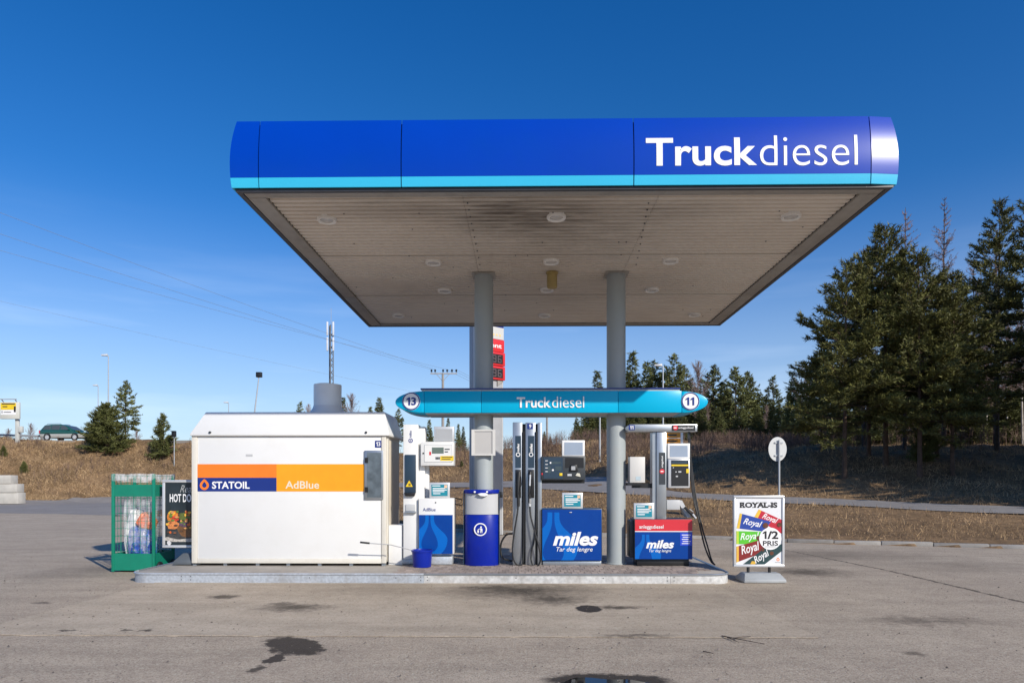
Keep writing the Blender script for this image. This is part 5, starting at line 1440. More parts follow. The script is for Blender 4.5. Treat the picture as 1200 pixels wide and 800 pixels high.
def conifer(name, seed, H, Rr, cb, style, need, bark, blade=(.16, .03), density=1.0, spacing=.34, trunk_r=None, nside=(4, 6)):
    """returns (trunk mesh, crown mesh), base at the origin"""
    g = np.random.default_rng(seed)
    tr0 = trunk_r or H * .014
    zs = np.linspace(0, H, 14)
    bend = np.cumsum(g.normal(0, .018 * H / 14, (14, 2)), 0) * (zs / H)[:, None]
    path = np.column_stack([bend, zs])
    rad_ = tr0 * (1 - zs / H) ** .8 + .006; rad_[0] *= 1.25
    tparts = [tubes_np(path[:-1], path[1:], rad_[:-1], rad_[1:], 7)]
    def tp(z): return np.array([np.interp(z, zs, path[:, 0]), np.interp(z, zs, path[:, 1]), z])
    b0, b1, br0, br1 = [], [], [], []
    tw_p, tw_d, tw_l = [], [], []
    z = cb * H
    while z < H * .985:
        rel = (z - cb * H) / (H * (1 - cb))
        for _ in range(g.integers(*nside, endpoint=True)):
            az = g.uniform(0, 2 * math.pi)
            if style == 'pine':
                L = Rr * (1 - rel ** 1.55) ** .85 * (.62 + .38 * min(1, rel * 4 + .25)) * g.uniform(.5, 1.15); el = R(-4 + 48 * rel ** 1.2) + g.normal(0, .16); curl = .22
            elif style == 'young':
                L = Rr * (1 - rel ** 1.5) ** .8 * g.uniform(.65, 1.15); el = R(8 + 45 * rel) + g.normal(0, .12); curl = .30
            else:
                L = Rr * (1 - rel) ** .9 * g.uniform(.7, 1.1) + .08; el = R(-22 + 50 * rel) + g.normal(0, .08); curl = .22
            L = max(L, .12)
            if style == 'pine' and g.random() < .08: continue
            o_ = tp(z + g.uniform(-.12, .12))
            ns = 5; pts = [o_]; e = el
            for k in range(ns):
                dv = np.array([math.cos(e) * math.cos(az), math.cos(e) * math.sin(az), math.sin(e)])
                pts.append(pts[-1] + dv * L / ns); e += curl / ns * g.uniform(.3, 1.7); az += g.normal(0, .09)
            pts = np.array(pts); rr0 = max(.008, tr0 * .26 * (L / Rr)); rs_ = np.linspace(rr0, .004, ns + 1)
            b0.append(pts[:-1]); b1.append(pts[1:]); br0.append(rs_[:-1]); br1.append(rs_[1:])
            t0 = .38 if style == 'pine' else .08
            nt = max(2, int(L * (1 - t0) / (.105 if style != 'spruce' else .15) * density))
            t = np.sort(g.uniform(t0, 1, nt)); f_ = t * ns; i_ = np.minimum(f_.astype(int), ns - 1); fr_k = (f_ - i_)[:, None]
            P = pts[i_] * (1 - fr_k) + pts[i_ + 1] * fr_k
            dirn = pts[i_ + 1] - pts[i_]; dirn /= np.linalg.norm(dirn, axis=1, keepdims=True) + 1e-9
            side = np.cross(dirn, [0, 0, 1.]); side *= np.where(g.random(nt) < .5, -1, 1)[:, None]
            k1 = g.uniform(.35, 1.0, nt)[:, None]
            td = dirn * g.uniform(.5, 1.0, nt)[:, None] + side * k1 + np.array([0, 0, 1.]) * g.normal(.22 if style != 'spruce' else -.12, .25, nt)[:, None]
            td /= np.linalg.norm(td, axis=1, keepdims=True)
            tl = (L * .36 * (1 - t) + .20) * g.uniform(.6, 1.25, nt)
            tw_p.append(P); tw_d.append(td); tw_l.append(tl)
        z += spacing * g.uniform(.75, 1.25)
    tparts.append(tubes_np(np.concatenate(b0), np.concatenate(b1), np.concatenate(br0), np.concatenate(br1), 3))
    P, Dn, Ln = np.concatenate(tw_p), np.concatenate(tw_d), np.concatenate(tw_l)
    tparts.append(tubes_np(P, P + Dn * Ln[:, None], np.full(len(P), .005), np.full(len(P), .002), 3))
    per = np.maximum(3, (Ln / (blade[0] * .16) * density).astype(int))
    idx_ = np.repeat(np.arange(len(P)), per); m_ = len(idx_)
    tt_ = g.uniform(.05, 1.02, m_)[:, None]
    root = P[idx_] + Dn[idx_] * Ln[idx_][:, None] * tt_
    dr = Dn[idx_] * g.uniform(.5, 1.1, m_)[:, None] + g.normal(0, .62, (m_, 3)) + np.array([0, 0, .12])
    V_, T_ = blades_np(root, dr, blade[0] * g.uniform(.6, 1.25, m_), blade[1] * g.uniform(.7, 1.3, m_), g)
    # leader at the top
    tv, tt2 = merge(tparts)
    return np_mesh(name + '_trunk', tv, tt2, bark), np_mesh(name + '_crown', V_, T_, need)

def bare_tree(name, seed, H, Rr, cb, bark, tw, larch=True):
    g = np.random.default_rng(seed)
    zs = np.linspace(0, H, 14); tr0 = H * .0075
    bend = np.cumsum(g.normal(0, .02 * H / 14, (14, 2)), 0) * (zs / H)[:, None]
    path = np.column_stack([bend, zs]); rad_ = tr0 * (1 - zs / H) ** .9 + .008
    tv, tt2 = tubes_np(path[:-1], path[1:], rad_[:-1], rad_[1:], 7)
    A0, A1, q0, q1 = [], [], [], []
    z = cb * H
    while z < H * .99:
        rel = (z - cb * H) / (H * (1 - cb))
        for _ in range(g.integers(3, 6)):
            az = g.uniform(0, 2 * math.pi)
            L = Rr * ((1 - rel) ** .8 if larch else math.sin(math.pi * min(1, .18 + rel * .82)) ** .6) * g.uniform(.5, 1.1) + .1
            e = R(12 + 30 * rel) if larch else R(38 + 25 * rel); e += g.normal(0, .15)
            p = np.array([np.interp(z, zs, path[:, 0]), np.interp(z, zs, path[:, 1]), z])
            ns = 4; r_ = .018 * L / Rr + .008
            for k in range(ns):
                dv = np.array([math.cos(e) * math.cos(az), math.cos(e) * math.sin(az), math.sin(e)])
                q = p + dv * L / ns
                A0.append(p); A1.append(q); q0.append(r_ * (1 - k / ns) + .003); q1.append(r_ * (1 - (k + 1) / ns) + .003)
                for _j in range(4):
                    t = g.random(); s0_ = p + (q - p) * t
                    dd = dv * .7 + g.normal(0, .55, 3) + np.array([0, 0, .15]); dd /= np.linalg.norm(dd)
                    l_ = L * .30 * (1 - (k + t) / ns * .6) * g.uniform(.5, 1.2)
                    s1_ = s0_ + dd * l_
                    A0.append(s0_); A1.append(s1_); q0.append(.011); q1.append(.005)
                    for _k in range(2):
                        t2 = g.random(); u0 = s0_ + (s1_ - s0_) * t2; d2 = dd * .7 + g.normal(0, .5, 3)
                        A0.append(u0); A1.append(u0 + d2 / np.linalg.norm(d2) * l_ * .5); q0.append(.008); q1.append(.004)
                p = q; e += g.normal(.05, .1); az += g.normal(0, .15)
        z += .22 * H / 9 * g.uniform(.7, 1.3)
    return np_mesh(name + '_trunk', tv, tt2, bark), np_mesh(name + '_crown', *tubes_np(A0, A1, q0, q1, 3), tw)

MESH = {
    'pine_a': conifer('pine_a', 11, 11.0, 3.4, .22, 'pine', pine_m, bark_m, (.19, .040), 1.5, .29, .10, (6, 9)),
    'pine_b': conifer('pine_b', 12, 11.0, 3.0, .28, 'pine', pine_m, bark_m, (.19, .040), 1.5, .29, .10, (6, 9)),
    'pine_c': conifer('pine_c', 13, 14.0, 3.0, .25, 'pine', pine_m, bark_d, (.20, .042), 1.4, .34, .12, (6, 9)),
    'young_a': conifer('young_a', 21, 4.0, 1.5, .04, 'young', young_m, bark_m, (.19, .045), 1.5, .20, .05, (6, 9)),
    'young_b': conifer('young_b', 22, 3.0, .95, .06, 'young', young_m, bark_m, (.20, .050), 1.3, .20, .04, (5, 8)),
    'far_pine_a': conifer('far_pine_a', 31, 10.0, 2.4, .30, 'pine', spruce_m, bark_m, (.34, .11), 1.0, .32, .10, (6, 8)),
    'far_pine_b': conifer('far_pine_b', 32, 10.0, 2.1, .22, 'pine', spruce_m, bark_m, (.34, .11), 1.0, .32, .10, (6, 8)),
    'spruce_a': conifer('spruce_a', 41, 10.0, 2.5, .03, 'spruce', spruce_m, bark_d, (.32, .10), 1.1, .28, .09, (6, 9)),
    'spruce_b': conifer('spruce_b', 42, 10.0, 1.9, .04, 'spruce', spruce_m, bark_d, (.32, .10), 1.1, .28, .08, (6, 9)),
    'larch_a': bare_tree('larch_a', 51, 14.0, 2.2, .25, bark_d, twig_m),
    'larch_b': bare_tree('larch_b', 52, 14.0, 2.9, .25, bark_d, twig_m),
    'birch_a': bare_tree('birch_a', 61, 9.0, 2.2, .30, birch_m, twig_m, False),
    'birch_b': bare_tree('birch_b', 62, 9.0, 1.4, .40, birch_m, twig_m, False),
}
if False:
    for k_, v_ in MESH.items(): print('TREE', k_, len(v_[0].polygons), len(v_[1].polygons))
BASEH = {'pine_a': 11, 'pine_b': 11, 'pine_c': 14, 'young_a': 4, 'young_b': 3, 'far_pine_a': 10, 'far_pine_b': 10, 'spruce_a': 10, 'spruce_b': 10, 'larch_a': 14, 'larch_b': 14, 'birch_a': 9, 'birch_b': 9}
KIND = {'pine': 'pine_tree', 'youn': 'pine_tree', 'far_': 'pine_tree', 'spru': 'spruce_tree', 'larc': 'larch_tree', 'birc': 'birch_tree'}
def tree(kind, px, ytop, D, label, group, rz=None, wide=1.0, X=None, H=None):
    """a tree whose foot stands on the terrain at depth D; its height reaches the photographed top"""
    if X is None: X = (px - CX) / FPX * D
    z0 = hz(X, D) - .08
    if H is None: H = CAMZ + (HY - ytop) / FPX * D - z0
    x, y = cw(X, D)
    o = bpy.data.objects.new(KIND[kind[:4]], None); COL.objects.link(o)
    s_ = H / BASEH[kind]
    o.location = (x, y, z0); o.scale = (s_ * wide, s_ * wide, s_); o.rotation_euler = (0, 0, rz if rz is not None else random.uniform(0, 6.28))
    tag(o, label, 'tree', group)
    link(bpy.data.objects.new('trunk', MESH[kind][0]), o); link(bpy.data.objects.new('crown', MESH[kind][1]), o)
    return o

# right-hand pines on the bank
G1 = 'pines on the right bank'
tree('pine_a', 990, 305, 31.5, 'leftmost big pine on the right bank, leaning out towards the canopy', G1, .4, 1.12)
tree('pine_b', 1038, 262, 32.5, 'tallest pine of the clump, its tip right of the canopy corner', G1, 1.2, 1.1)
tree('pine_a', 1078, 290, 30.5, 'broad bright pine in the middle of the right clump', G1, 2.9, 1.1)
tree('pine_b', 1116, 318, 31.0, 'pine with the thick bare trunk at the right end of the clump', G1, 4.4, 1.1)
tree('pine_c', 1168, 232, 36.0, 'tall thin dark pine standing apart right of the clump', G1, .2)
tree('pine_c', 1222, 215, 32.0, 'dark pine cut off by the right edge of the picture', G1, 2.2, 1.15)
tree('far_pine_b', 962, 395, 36.5, 'thin pine peeping out left of the clump', G1, 1.0)
tree('pine_b', 1018, 292, 34.5, 'pine filling the gap behind the two leftmost big pines', G1, 2.6, 1.15)
tree('pine_b', 1098, 322, 33.5, 'pine filling the gap at the right end of the clump', G1, 3.3, 1.1)
tree('young_a', 1085, 480, 32.5, 'low pine between the trunks of the clump', G1, 2.0, .8)
G2 = 'bare larches behind the right pines'
tree('larch_b', 1060, 243, 39.0, 'bushy bare larch behind the tallest pine', G2, .3)
tree('larch_a', 1106, 232, 40.0, 'slender bare larch with a straight stem right of the clump', G2, 1.9)
tree('larch_a', 1166, 262, 43.0, 'bare larch behind the dark pine near the right edge', G2, 3.9)
tree('larch_b', 1012, 288, 42.0, 'bare larch half hidden behind the leftmost big pine', G2, 5.0)
tree('larch_b', 1142, 300, 45.0, 'low bare larch between clump and dark pine', G2, 2.5)
# thin trunks in the wood behind
BIRCHL = ['third bare stem right of the tallest pine', 'in the middle of the clump of pines', 'left of the tall dark pine', 'close to the left of the dark pine', 'directly beside the dark pine',
          'just right of the dark pine', 'second from the right picture edge', 'at the right picture edge', 'at the left foot of the clump', 'left of the leftmost big pine', 'between the first two big pines', 'behind the thick bare trunk']
SPRUCEL = ['left of the clump above the round sign', 'at the left fringe of the clump', 'behind the leftmost big pine', 'behind the tallest pine', 'behind the right end of the clump', 'in the gap left of the dark pine', 'in the gap right of the dark pine',
           'cut by the right picture edge', 'lowest one left of the clump', 'low between the middle trunks', 'low at the thick bare trunk', 'low at the foot of the dark pine', 'low near the right picture edge', 'low under the leftmost big pine']
G3 = 'bare birches in the wood behind the right bank'
for k, (px, yt, D) in enumerate(((1060, 400, 46), (1082, 390, 49), (1130, 380, 47), (1148, 395, 52), (1156, 370, 45), (1180, 375, 48), (1192, 390, 53), (1198, 360, 44), (945, 430, 55), (970, 425, 50), (1020, 410, 50), (1100, 400, 54))):
    tree('birch_' + 'ab'[k % 2], px, yt, D, 'thin bare tree deep in the wood, ' + BIRCHL[k], G3)
G3b = 'spruces in the wood behind the right bank'
for k, (px, yt, D) in enumerate(((930, 440, 62), (960, 420, 60), (1000, 410, 60), (1045, 405, 58), (1095, 410, 60), (1140, 420, 60), (1185, 415, 58), (1222, 400, 55), (905, 470, 66), (1070, 440, 52), (1120, 450, 54), (1165, 450, 55), (1195, 455, 52), (980, 455, 54))):
    tree('spruce_' + 'ab'[k % 2], px, yt, D, 'dark spruce in the wood, ' + SPRUCEL[k], G3b)
# middle row
G4 = 'trees beyond the road between column and bank'
mid_ = [('spruce_b', 700, 438, 84, 'thin spruce tip just left of the right column'), ('spruce_a', 689, 470, 80, 'low spruce left of the right column under the sign beam'),
        ('spruce_b', 741, 416, 86, 'tall narrow spruce just right of the right column'), ('spruce_b', 758, 428, 90, 'narrow spruce left of the lamp post beyond the sign beam'),
        ('spruce_a', 768, 425, 84, 'spruce right behind the lamp post beyond the sign beam'), ('far_pine_b', 790, 418, 82, 'high pointed pine right of the lamp post'),
        ('spruce_b', 776, 440, 95, 'small spruce between lamp post and pointed pine'), ('far_pine_a', 836, 432, 80, 'pine behind the 11 end of the sign beam'),
        ('far_pine_b', 822, 447, 88, 'lower pine right above the 11 end of the sign beam'), ('far_pine_a', 862, 434, 78, 'broad pine in the middle of the far row'),
        ('spruce_b', 879, 446, 82, 'slim spruce right of the broad pine'), ('far_pine_b', 906, 444, 74, 'pine with pale trunk left of the right bank clump'),
        ('spruce_a', 848, 452, 92, 'spruce in the gap behind the far row'), ('spruce_a', 890, 462, 88, 'low spruce in the gap left of the pale trunk'),
        ('spruce_a', 720, 455, 80, 'spruce hidden mostly by the right column'), ('far_pine_a', 805, 450, 92, 'pine in the back behind the 11 disc'),
        ('spruce_a', 676, 492, 76, 'short spruce at the left end of the far row'), ('spruce_a', 733, 440, 92, 'spruce mostly behind the right column, over the beam'), ('far_pine_a', 800, 432, 86, 'bushy pine right of the pointed pine'), ('spruce_a', 812, 455, 84, 'spruce below the 11 disc'),
        ('far_pine_a', 875, 440, 88, 'pine behind the slim spruce'), ('spruce_a', 835, 465, 84, 'dark spruce under the 11 end pine'), ('spruce_a', 858, 470, 86, 'dark spruce at the foot of the broad pine'), ('spruce_a', 900, 470, 84, 'dark low spruce behind the pale trunk'), ('spruce_a', 710, 462, 88, 'spruce seen left beside the right column'), ('spruce_a', 762, 455, 88, 'dark spruce under the beam behind the gantry'),
        ('spruce_a', 748, 470, 78, 'dense spruce under the sign beam right of the column'),
        ('spruce_a', 782, 465, 80, 'dense spruce behind the payment terminal'), ('spruce_b', 925, 462, 80, 'dark spruce at the foot of the right bank clump')]
for k, (kd, px, yt, D, lb) in enumerate(mid_): tree(kd, px, yt - 3, D, lb, G4, None, 1.25 if kd == 'spruce_a' else 1.15)
tree('birch_a', 818, 426, 76, 'bare birch with pale fine twigs above the 11 disc', G4, 1)
tree('birch_b', 828, 470, 72, 'white birch stem right of the 11 end', G4, 1)
for k, (px, yt, D) in enumerate(((898, 475, 70), (866, 480, 71), (845, 485, 70))):
    tree('birch_b', px, yt, D, ('pale birch stem under the broad pine', 'pale birch stem left of the slim spruce', 'pale birch stem behind the black hoses')[k], G4)
for px, yt, D, lb in ((738, 478, 68, 'low dark spruce above the terminal box'), (770, 474, 69, 'low dark spruce behind the gantry post'), (797, 476, 67, 'low dark spruce behind the orange sign'), (822, 472, 68, 'low dark spruce behind the gantry hoses'),
                      (842, 476, 66, 'low dark spruce left of the broad pine foot'), (868, 474, 67, 'low dark spruce right of the broad pine foot'), (888, 478, 66, 'low dark spruce left of the round sign'), (914, 472, 64, 'low dark spruce above the round sign'), (704, 480, 70, 'low dark spruce behind the lamp left of the column')):
    tree('spruce_a', px, yt, D, lb, G4, None, 1.45)
for px, yt, D, lb in ((940, 462, 50, 'dark low spruce at the left skirt of the right wood'), (985, 458, 46, 'dark low spruce filling the wood under the leftmost big pine'), (1030, 455, 45, 'dark low spruce filling the wood under the tallest pine'), (1066, 452, 47, 'dark low spruce filling the wood in mid clump'),
                      (1104, 450, 46, 'dark low spruce filling the wood right of mid clump'), (1136, 448, 45, 'dark low spruce in the right gap of the wood'), (1160, 440, 47, 'dark low spruce left of the tall dark pine stem'), (1184, 446, 46, 'dark low spruce right of the tall dark pine stem'), (1208, 440, 48, 'dark low spruce at the far right of the wood')):
    tree('spruce_a', px, yt, D, lb, G3b, None, 1.5)
# left and centre distance
G5 = 'trees on the left embankment'
tree('young_a', 124, 474, 60.5, 'round bushy pine at the crest right of the car', G5, .7, 1.35)
tree('far_pine_a', 147, 447, 62, 'taller pine with bare lower stem behind the bushy one', G5, 2.0, 1.05)
tree('young_b', 191, 488, 61, 'small pine alone on the crest left of the container', G5, .7, 1.0)
G6 = 'far trees over the container'
tree('far_pine_b', 352, 471, 92, 'pine tip left of the vent pipe', G6)
tree('spruce_b', 402, 466, 95, 'spruce tip touching the right of the vent pipe', G6)
tree('birch_a', 412, 463, 90, 'bare tree right of the vent pipe', G6)
tree('birch_b', 362, 474, 95, 'bare tree just left of the vent pipe', G6)
tree('spruce_a', 444, 465, 92, 'spruce tip over the right end of the container roof', G6)
tree('spruce_b', 434, 477, 95, 'lowest spruce tip over the container roof', G6)
tree('far_pine_b', 467, 479, 76, 'pine between container and white dispenser', G6)
tree('spruce_b', 503, 492, 80, 'narrow spruce left of the meter head', G6, wide=1.15)
tree('spruce_b', 525, 490, 84, 'spruce tip over the grey display of the dispenser', G6)
tree('spruce_b', 537, 497, 80, 'spruce left of the pylon post', G6)
tree('spruce_b', 543, 500, 84, 'spruce touching the pylon post', G6)
tree('spruce_a', 645, 511, 70, 'small spruce between twin hose pump and payment head', G6)
tree('spruce_a', 638, 505, 74, 'pointed spruce beside the utility pole right of the pump', G6)
tree('young_a', 520, 545, 60, 'low green pine bush under the meter head', G6)
tree('young_a', 541, 540, 59, 'low green pine bush left of the pylon', G6)
tree('young_a', 592, 545, 60, 'low green bush right of the pylon', G6)
for k, (px, yt, D) in enumerate(((36, 497, 110), (10, 503, 115), (24, 506, 105), (160, 503, 110), (48, 505, 112))):
    tree('birch_a', px, yt, D, ('bare tree right of the yellow sign post', 'bare tree below the yellow sign', 'bare tree at the yellow sign post', 'bare tree right of the taller pine on the embankment', 'bare tree left of the green car')[k], 'far bare trees on the left')
# young pines on the slope
for k, (px, yt, yb_, D, lb) in enumerate(((28, 528, 543, 56.5, 'small green pine seedling on the slope below the car'), (4, 517, 530, 58, 'green pine seedling at the left edge of the slope'))):
    tree('young_a', px, yt, D, lb, 'seedlings on the left slope', H=(yb_ - yt) / FPX * D)
# wood to the right of the view that shades the bank
G7 = 'wood outside the view on the right'
for k, (X, D, H) in enumerate(((27, 21, 14), (31, 24, 16), (24, 17, 13), (30, 17, 15), (34, 20, 16), (27, 12.5, 15), (33, 13, 16), (38, 16, 17), (36, 25, 16), (40, 22, 17), (31, 29, 15), (23.5, 20.5, 12), (36, 9.5, 17), (42, 12, 17), (25.5, 22.5, 13), (29, 26, 14), (22, 18.5, 11), (28.5, 19, 15), (25, 14.5, 14), (30, 10, 16), (34, 17, 16))):
    if X + .85 * D >= 40.5: tree('pine_' + 'abc'[k % 3], 0, 0, D, 'pine in the wood to the right of the view', G7, X=X, H=H)

# ================================================================== far furniture
def foot(px, D):
    X = (px - CX) / FPX * D
    x, y = cw(X, D); return Vector((x, y, hz(X, D)))
galv_far = mat('galvanised_post', (.42, .44, .46), .45, metal=.3, var=.08)
lampgrey = mat('lamp_housing', (.55, .56, .57), .45, var=.05)
wood_pole = mat('weathered_pole', (.30, .28, .26), .85, var=.15)

def lamp_post(px, ytop, D, label, arm=-.9, lean=0.0, z0=None, head=True):
    f = foot(px, D)
    if z0 is not None: f.z = z0
    top = pd(px, ytop, D); H = top.z - f.z
    t = Thing('street_lamp', label, 'lamp post', f, 'street lamps')
    t.part('pole', MB().tube([f - Vector((0, 0, .2)), f + Vector((lean * H * .5, 0, H * .5)), f + Vector((lean * H, 0, H))], .085, 10, .05), galv_far)
    if head:
        q = f + Vector((lean * H, 0, H))
        a_ = t.part('arm', MB().tube([q + Vector((0, 0, -.05)), q + Vector((arm * .6, 0, .05))], .035, 8), galv_far)
        s_ = 1 if arm > 0 else -1
        t.part('lamp_head', MB().add([(q.x + s_ * .1, q.y - .16, q.z), (q.x + arm, q.y - .16, q.z + .02), (q.x + arm, q.y + .16, q.z + .02), (q.x + s_ * .1, q.y + .16, q.z), (q.x + s_ * .1, q.y - .12, q.z + .22), (q.x + arm, q.y - .10, q.z + .16), (q.x + arm, q.y + .10, q.z + .16), (q.x + s_ * .1, q.y + .12, q.z + .22)],
               [(0, 1, 2, 3), (7, 6, 5, 4), (0, 4, 5, 1), (1, 5, 6, 2), (2, 6, 7, 3), (3, 7, 4, 0)]), lampgrey, a_, bevel=.02)
    return t
lamp_post(127, 417, 75, 'tall thin street lamp left of the taller pine on the embankment', -.75)
lamp_post(115, 452, 105, 'shorter street lamp farther off left of the tall one', -.8)
lamp_post(268, 472, 110, 'tiny far street lamp above the container roof', -.8)
lamp_post(777, 429, 62, 'street lamp rising behind the sign beam right of the right column', -.8)
lamp_post(703, 468, 52, 'grey street lamp left of the right column', .8)
# floodlight
f = foot(293, 80); tp_ = pd(303.5, 441, 80)
t = Thing('floodlight_mast', 'slightly leaning mast with black floodlight over the container roof', 'floodlight', f)
t.part('pole', MB().tube([f - Vector((0, 0, .2)), tp_], .11, 10, .06), galv_far)
t.part('floodlight', MB().box(tp_.x - .32, tp_.x + .35, tp_.y - .2, tp_.y + .2, tp_.z - .1, tp_.z + .5), black, bevel=.05)

# utility poles and wires
def utility_pole(px, ytop, D, label, arms=True):
    f = foot(px, D); tp_ = pd(px, ytop, D)
    t = Thing('utility_pole', label, 'utility pole', f, 'utility poles')
    t.part('pole', MB().tube([f - Vector((0, 0, .3)), Vector((f.x, f.y, tp_.z))], .14, 10, .10), wood_pole)
    tips = []
    if arms:
        zc = tp_.z - .1
        ca = t.part('crossarm', MB().box(f.x - 1.1, f.x + 1.25, f.y - .06, f.y + .06, zc, zc + .12), galv_far)
        for s_ in (-.55, .55):
            t.part('brace', MB().tube([(f.x + s_, f.y, zc), (f.x + .05 * s_, f.y, zc - .6)], .025, 6), galv_far, ca)
        for dx in (-1.0, -.68, .02, .38, .80, 1.18):
            t.part('insulator', MB().lathe([(.001, zc + .12), (.02, zc + .12), (.02, zc + .2), (.085, zc + .22), (.085, zc + .28), (.05, zc + .30), (.085, zc + .32), (.085, zc + .40), (.02, zc + .43), (.001, zc + .43)], f.x + dx, f.y, 10), black, ca)
            tips.append(Vector((f.x + dx, f.y, zc + .42)))
    return t, tips, f
up1, tips, f1 = utility_pole(519, 437, 60, 'wooden utility pole with crossarm left of the pylon')
up2, tips2, f2 = utility_pole(641, 462, 82, 'farther utility pole right of the twin hose pump, crossarm hidden by the sign beam')
wire_m = mat('wire', (.16, .17, .19), .6)
def wire(a, b, sag, label, r=.009):
    pts = [a.lerp(b, k / 24) - Vector((0, 0, sag * 4 * (k / 24) * (1 - k / 24))) for k in range(25)]
    o = finish('power_line', MB().tube(pts, r, 5, cap=False), wire_m)
    tag(o, label, 'power line', 'overhead wires')
wire(tips[1], pd(-260, 148, 30), .35, 'topmost overhead wire running from the crossarm to the upper left')
wire(tips[0], pd(-260, 186, 30), .30, 'second overhead wire from the top at the left edge')
wire(tips[3], pd(-260, 219, 30), .25, 'third overhead wire from the top at the left edge', .008)
wire(f1 + Vector((0, 0, pd(519, 466, 60).z - f1.z)), pd(-260, 292, 34), .2, 'lowest thin overhead wire at the left edge', .0055)
for k, lb in enumerate(('upper wire from the crossarm towards the far pole', 'middle wire from the crossarm towards the far pole', 'lower wire from the crossarm towards the far pole')):
    wire(tips[3 + k], tips2[k * 2], .9, lb)
fo = foot(-262, 30)   # the near pole the wires come from, outside the view
t = Thing('utility_pole', 'near utility pole outside the view on the left', 'utility pole', fo, 'utility poles')
ptop = pd(-260, 140, 30)
t.part('pole', MB().tube([fo - Vector((0, 0, .3)), Vector((fo.x, fo.y, ptop.z))], .15, 10, .11), wood_pole)

# telecom mast
D = 120; f = foot(388, D); top_ = pd(388, 381, D)
t = Thing('telecom_mast', 'lattice telecom mast with white antenna panels behind the container', 'mast', f)
lat = MB(); legs = [(f.x + .38 * math.cos(R(a)), f.y + .38 * math.sin(R(a))) for a in (30, 150, 270)]
n_ = int((top_.z - f.z) / 1.1)
for k in range(3):
    lat.tube([(legs[k][0], legs[k][1], f.z - .2), (legs[k][0], legs[k][1], top_.z)], .10, 6)
    for j in range(n_):
        z0 = f.z + j * 1.1; a_, b_ = legs[k], legs[(k + 1) % 3]
        if j % 2: a_, b_ = b_, a_
        lat.tube([(a_[0], a_[1], z0), (b_[0], b_[1], z0 + 1.1)], .055, 4, cap=False)
t.part('lattice', lat, mat('mast_steel', (.12, .135, .16), .6, var=.1))
for dx in (-.52, .52):
    for za, zb_ in ((-1.9, .5), (-4.6, -2.2)):
        t.part('antenna', MB().box(f.x + dx - .15, f.x + dx + .15, f.y - .6, f.y - .35, top_.z + za, top_.z + zb_), mat('antenna_white', (.62, .65, .70), .5, var=.03), bevel=.06)
t.part('dish', MB().disc(f.x + .9, top_.z - 14.5, .45, f.y - .7, f.y - .5, 18), mat('antenna_white', (.62, .65, .70), .5))
t.part('spike', MB().tube([(f.x, f.y, top_.z - 1), (f.x, f.y, top_.z + 3)], .04, 5), galv_far)

# price pylon behind the left column, turned away to the right
PD = 19.8
f = foot(570, PD)
PW, PDP = .98, .36                       # width and depth of the box
pyl = Thing('price_pylon', 'tall grey box price pylon with red Åpent panel behind the left column', 'sign', f, rz=R(40) + YAW, local=True)
ptz = 8.2
post_m = mat('pylon_post', (.46, .47, .49), .42, metal=.25, var=.05)
hw = PW / 2
shell = pyl.part('shell', MB().box(-hw, hw, -PDP / 2, PDP / 2, -.05, ptz), post_m, bevel=.02)
for xx in (-hw - .003, ):
    for yy in (-.09, 0, .09): pyl.part('side_groove', MB().box(xx - .002, xx + .004, yy - .012, yy + .012, .1, ptz - .1), mat('groove_grey', (.25, .26, .28), .5), shell)
for xx in (-hw + .03, hw - .07): pyl.part('edge_trim', MB().box(xx, xx + .04, -PDP / 2 - .012, -PDP / 2 - .001, .05, ptz - .02), alu, shell)
zz = lambda py: CAMZ + (HY - py) / FPX * PD - f.z
fy_ = -PDP / 2 - .013
pyl.part('top_board', MB().box(-hw + .02, hw - .02, fy_ - .03, fy_, zz(397.6), ptz - .02), mat('pylon_white', (.62, .62, .60), .4, var=.03), bevel=.006)
for k in range(7):
    pyl.part('star_mark', MB().box(-.42 + k * .12, -.36 + k * .12, fy_ - .034, fy_ - .0305, zz(394), zz(391.5)), mat('pale_amber', (.75, .55, .25), .5))
pyl.part('blue_panel', MB().box(-hw + .03, hw - .03, fy_ - .034, fy_ - .0305, zz(383.5), ptz - .1), navy)
redp = mat('pylon_red', (.66, .035, .04), .35, var=.03)
pr_ = pyl.part('open_panel', MB().box(-hw + .01, hw - .01, fy_ - .04, fy_, zz(412.3), zz(398)), redp, bevel=.006)
pyl.text('lettering', 'Åpent', -.40, .38, zz(409.5), zz(401), fy_ - .0405, letter_white, pr_, off=.02, depth=.004)
for k, (ya, yb2) in enumerate(((428.5, 413), (445, 429.3))):
    q_ = pyl.part('price_panel', MB().box(-hw, hw, fy_ - .07, fy_, zz(ya), zz(yb2)), redp, bevel=.01)
    pyl.part('price_display', MB().box(-.40, .40, fy_ - .075, fy_ - .068, zz(ya - 2), zz(yb2 + 2.5)), black, q_)
    z0, z1 = zz(ya - 3.4), zz(yb2 + 4.0); hh = z1 - z0; wd = .13
    for d, segs in enumerate(('abcdefg', 'acdfg', 'abcdfg', 'acdefg')):
        xo = -.36 + d * .19
        R_s = {'a': (0, wd, hh - .02, hh), 'g': (0, wd, hh / 2 - .01, hh / 2 + .01), 'd': (0, wd, 0, .02), 'f': (0, .022, hh / 2 + .015, hh - .025), 'b': (wd - .022, wd, hh / 2 + .015, hh - .025), 'e': (0, .022, .025, hh / 2 - .015), 'c': (wd - .022, wd, .025, hh / 2 - .015)}
        sm_ = MB()
        for s_ in segs:
            a_ = R_s[s_]; sm_.box(xo + a_[0], xo + a_[1], fy_ - .079, fy_ - .0755, z0 + a_[2], z0 + a_[3])
        tag(pyl.part('price_digit', sm_, mat('dull_digit', (.16, .12, .13), .4), q_, smooth=False), kind='stuff')
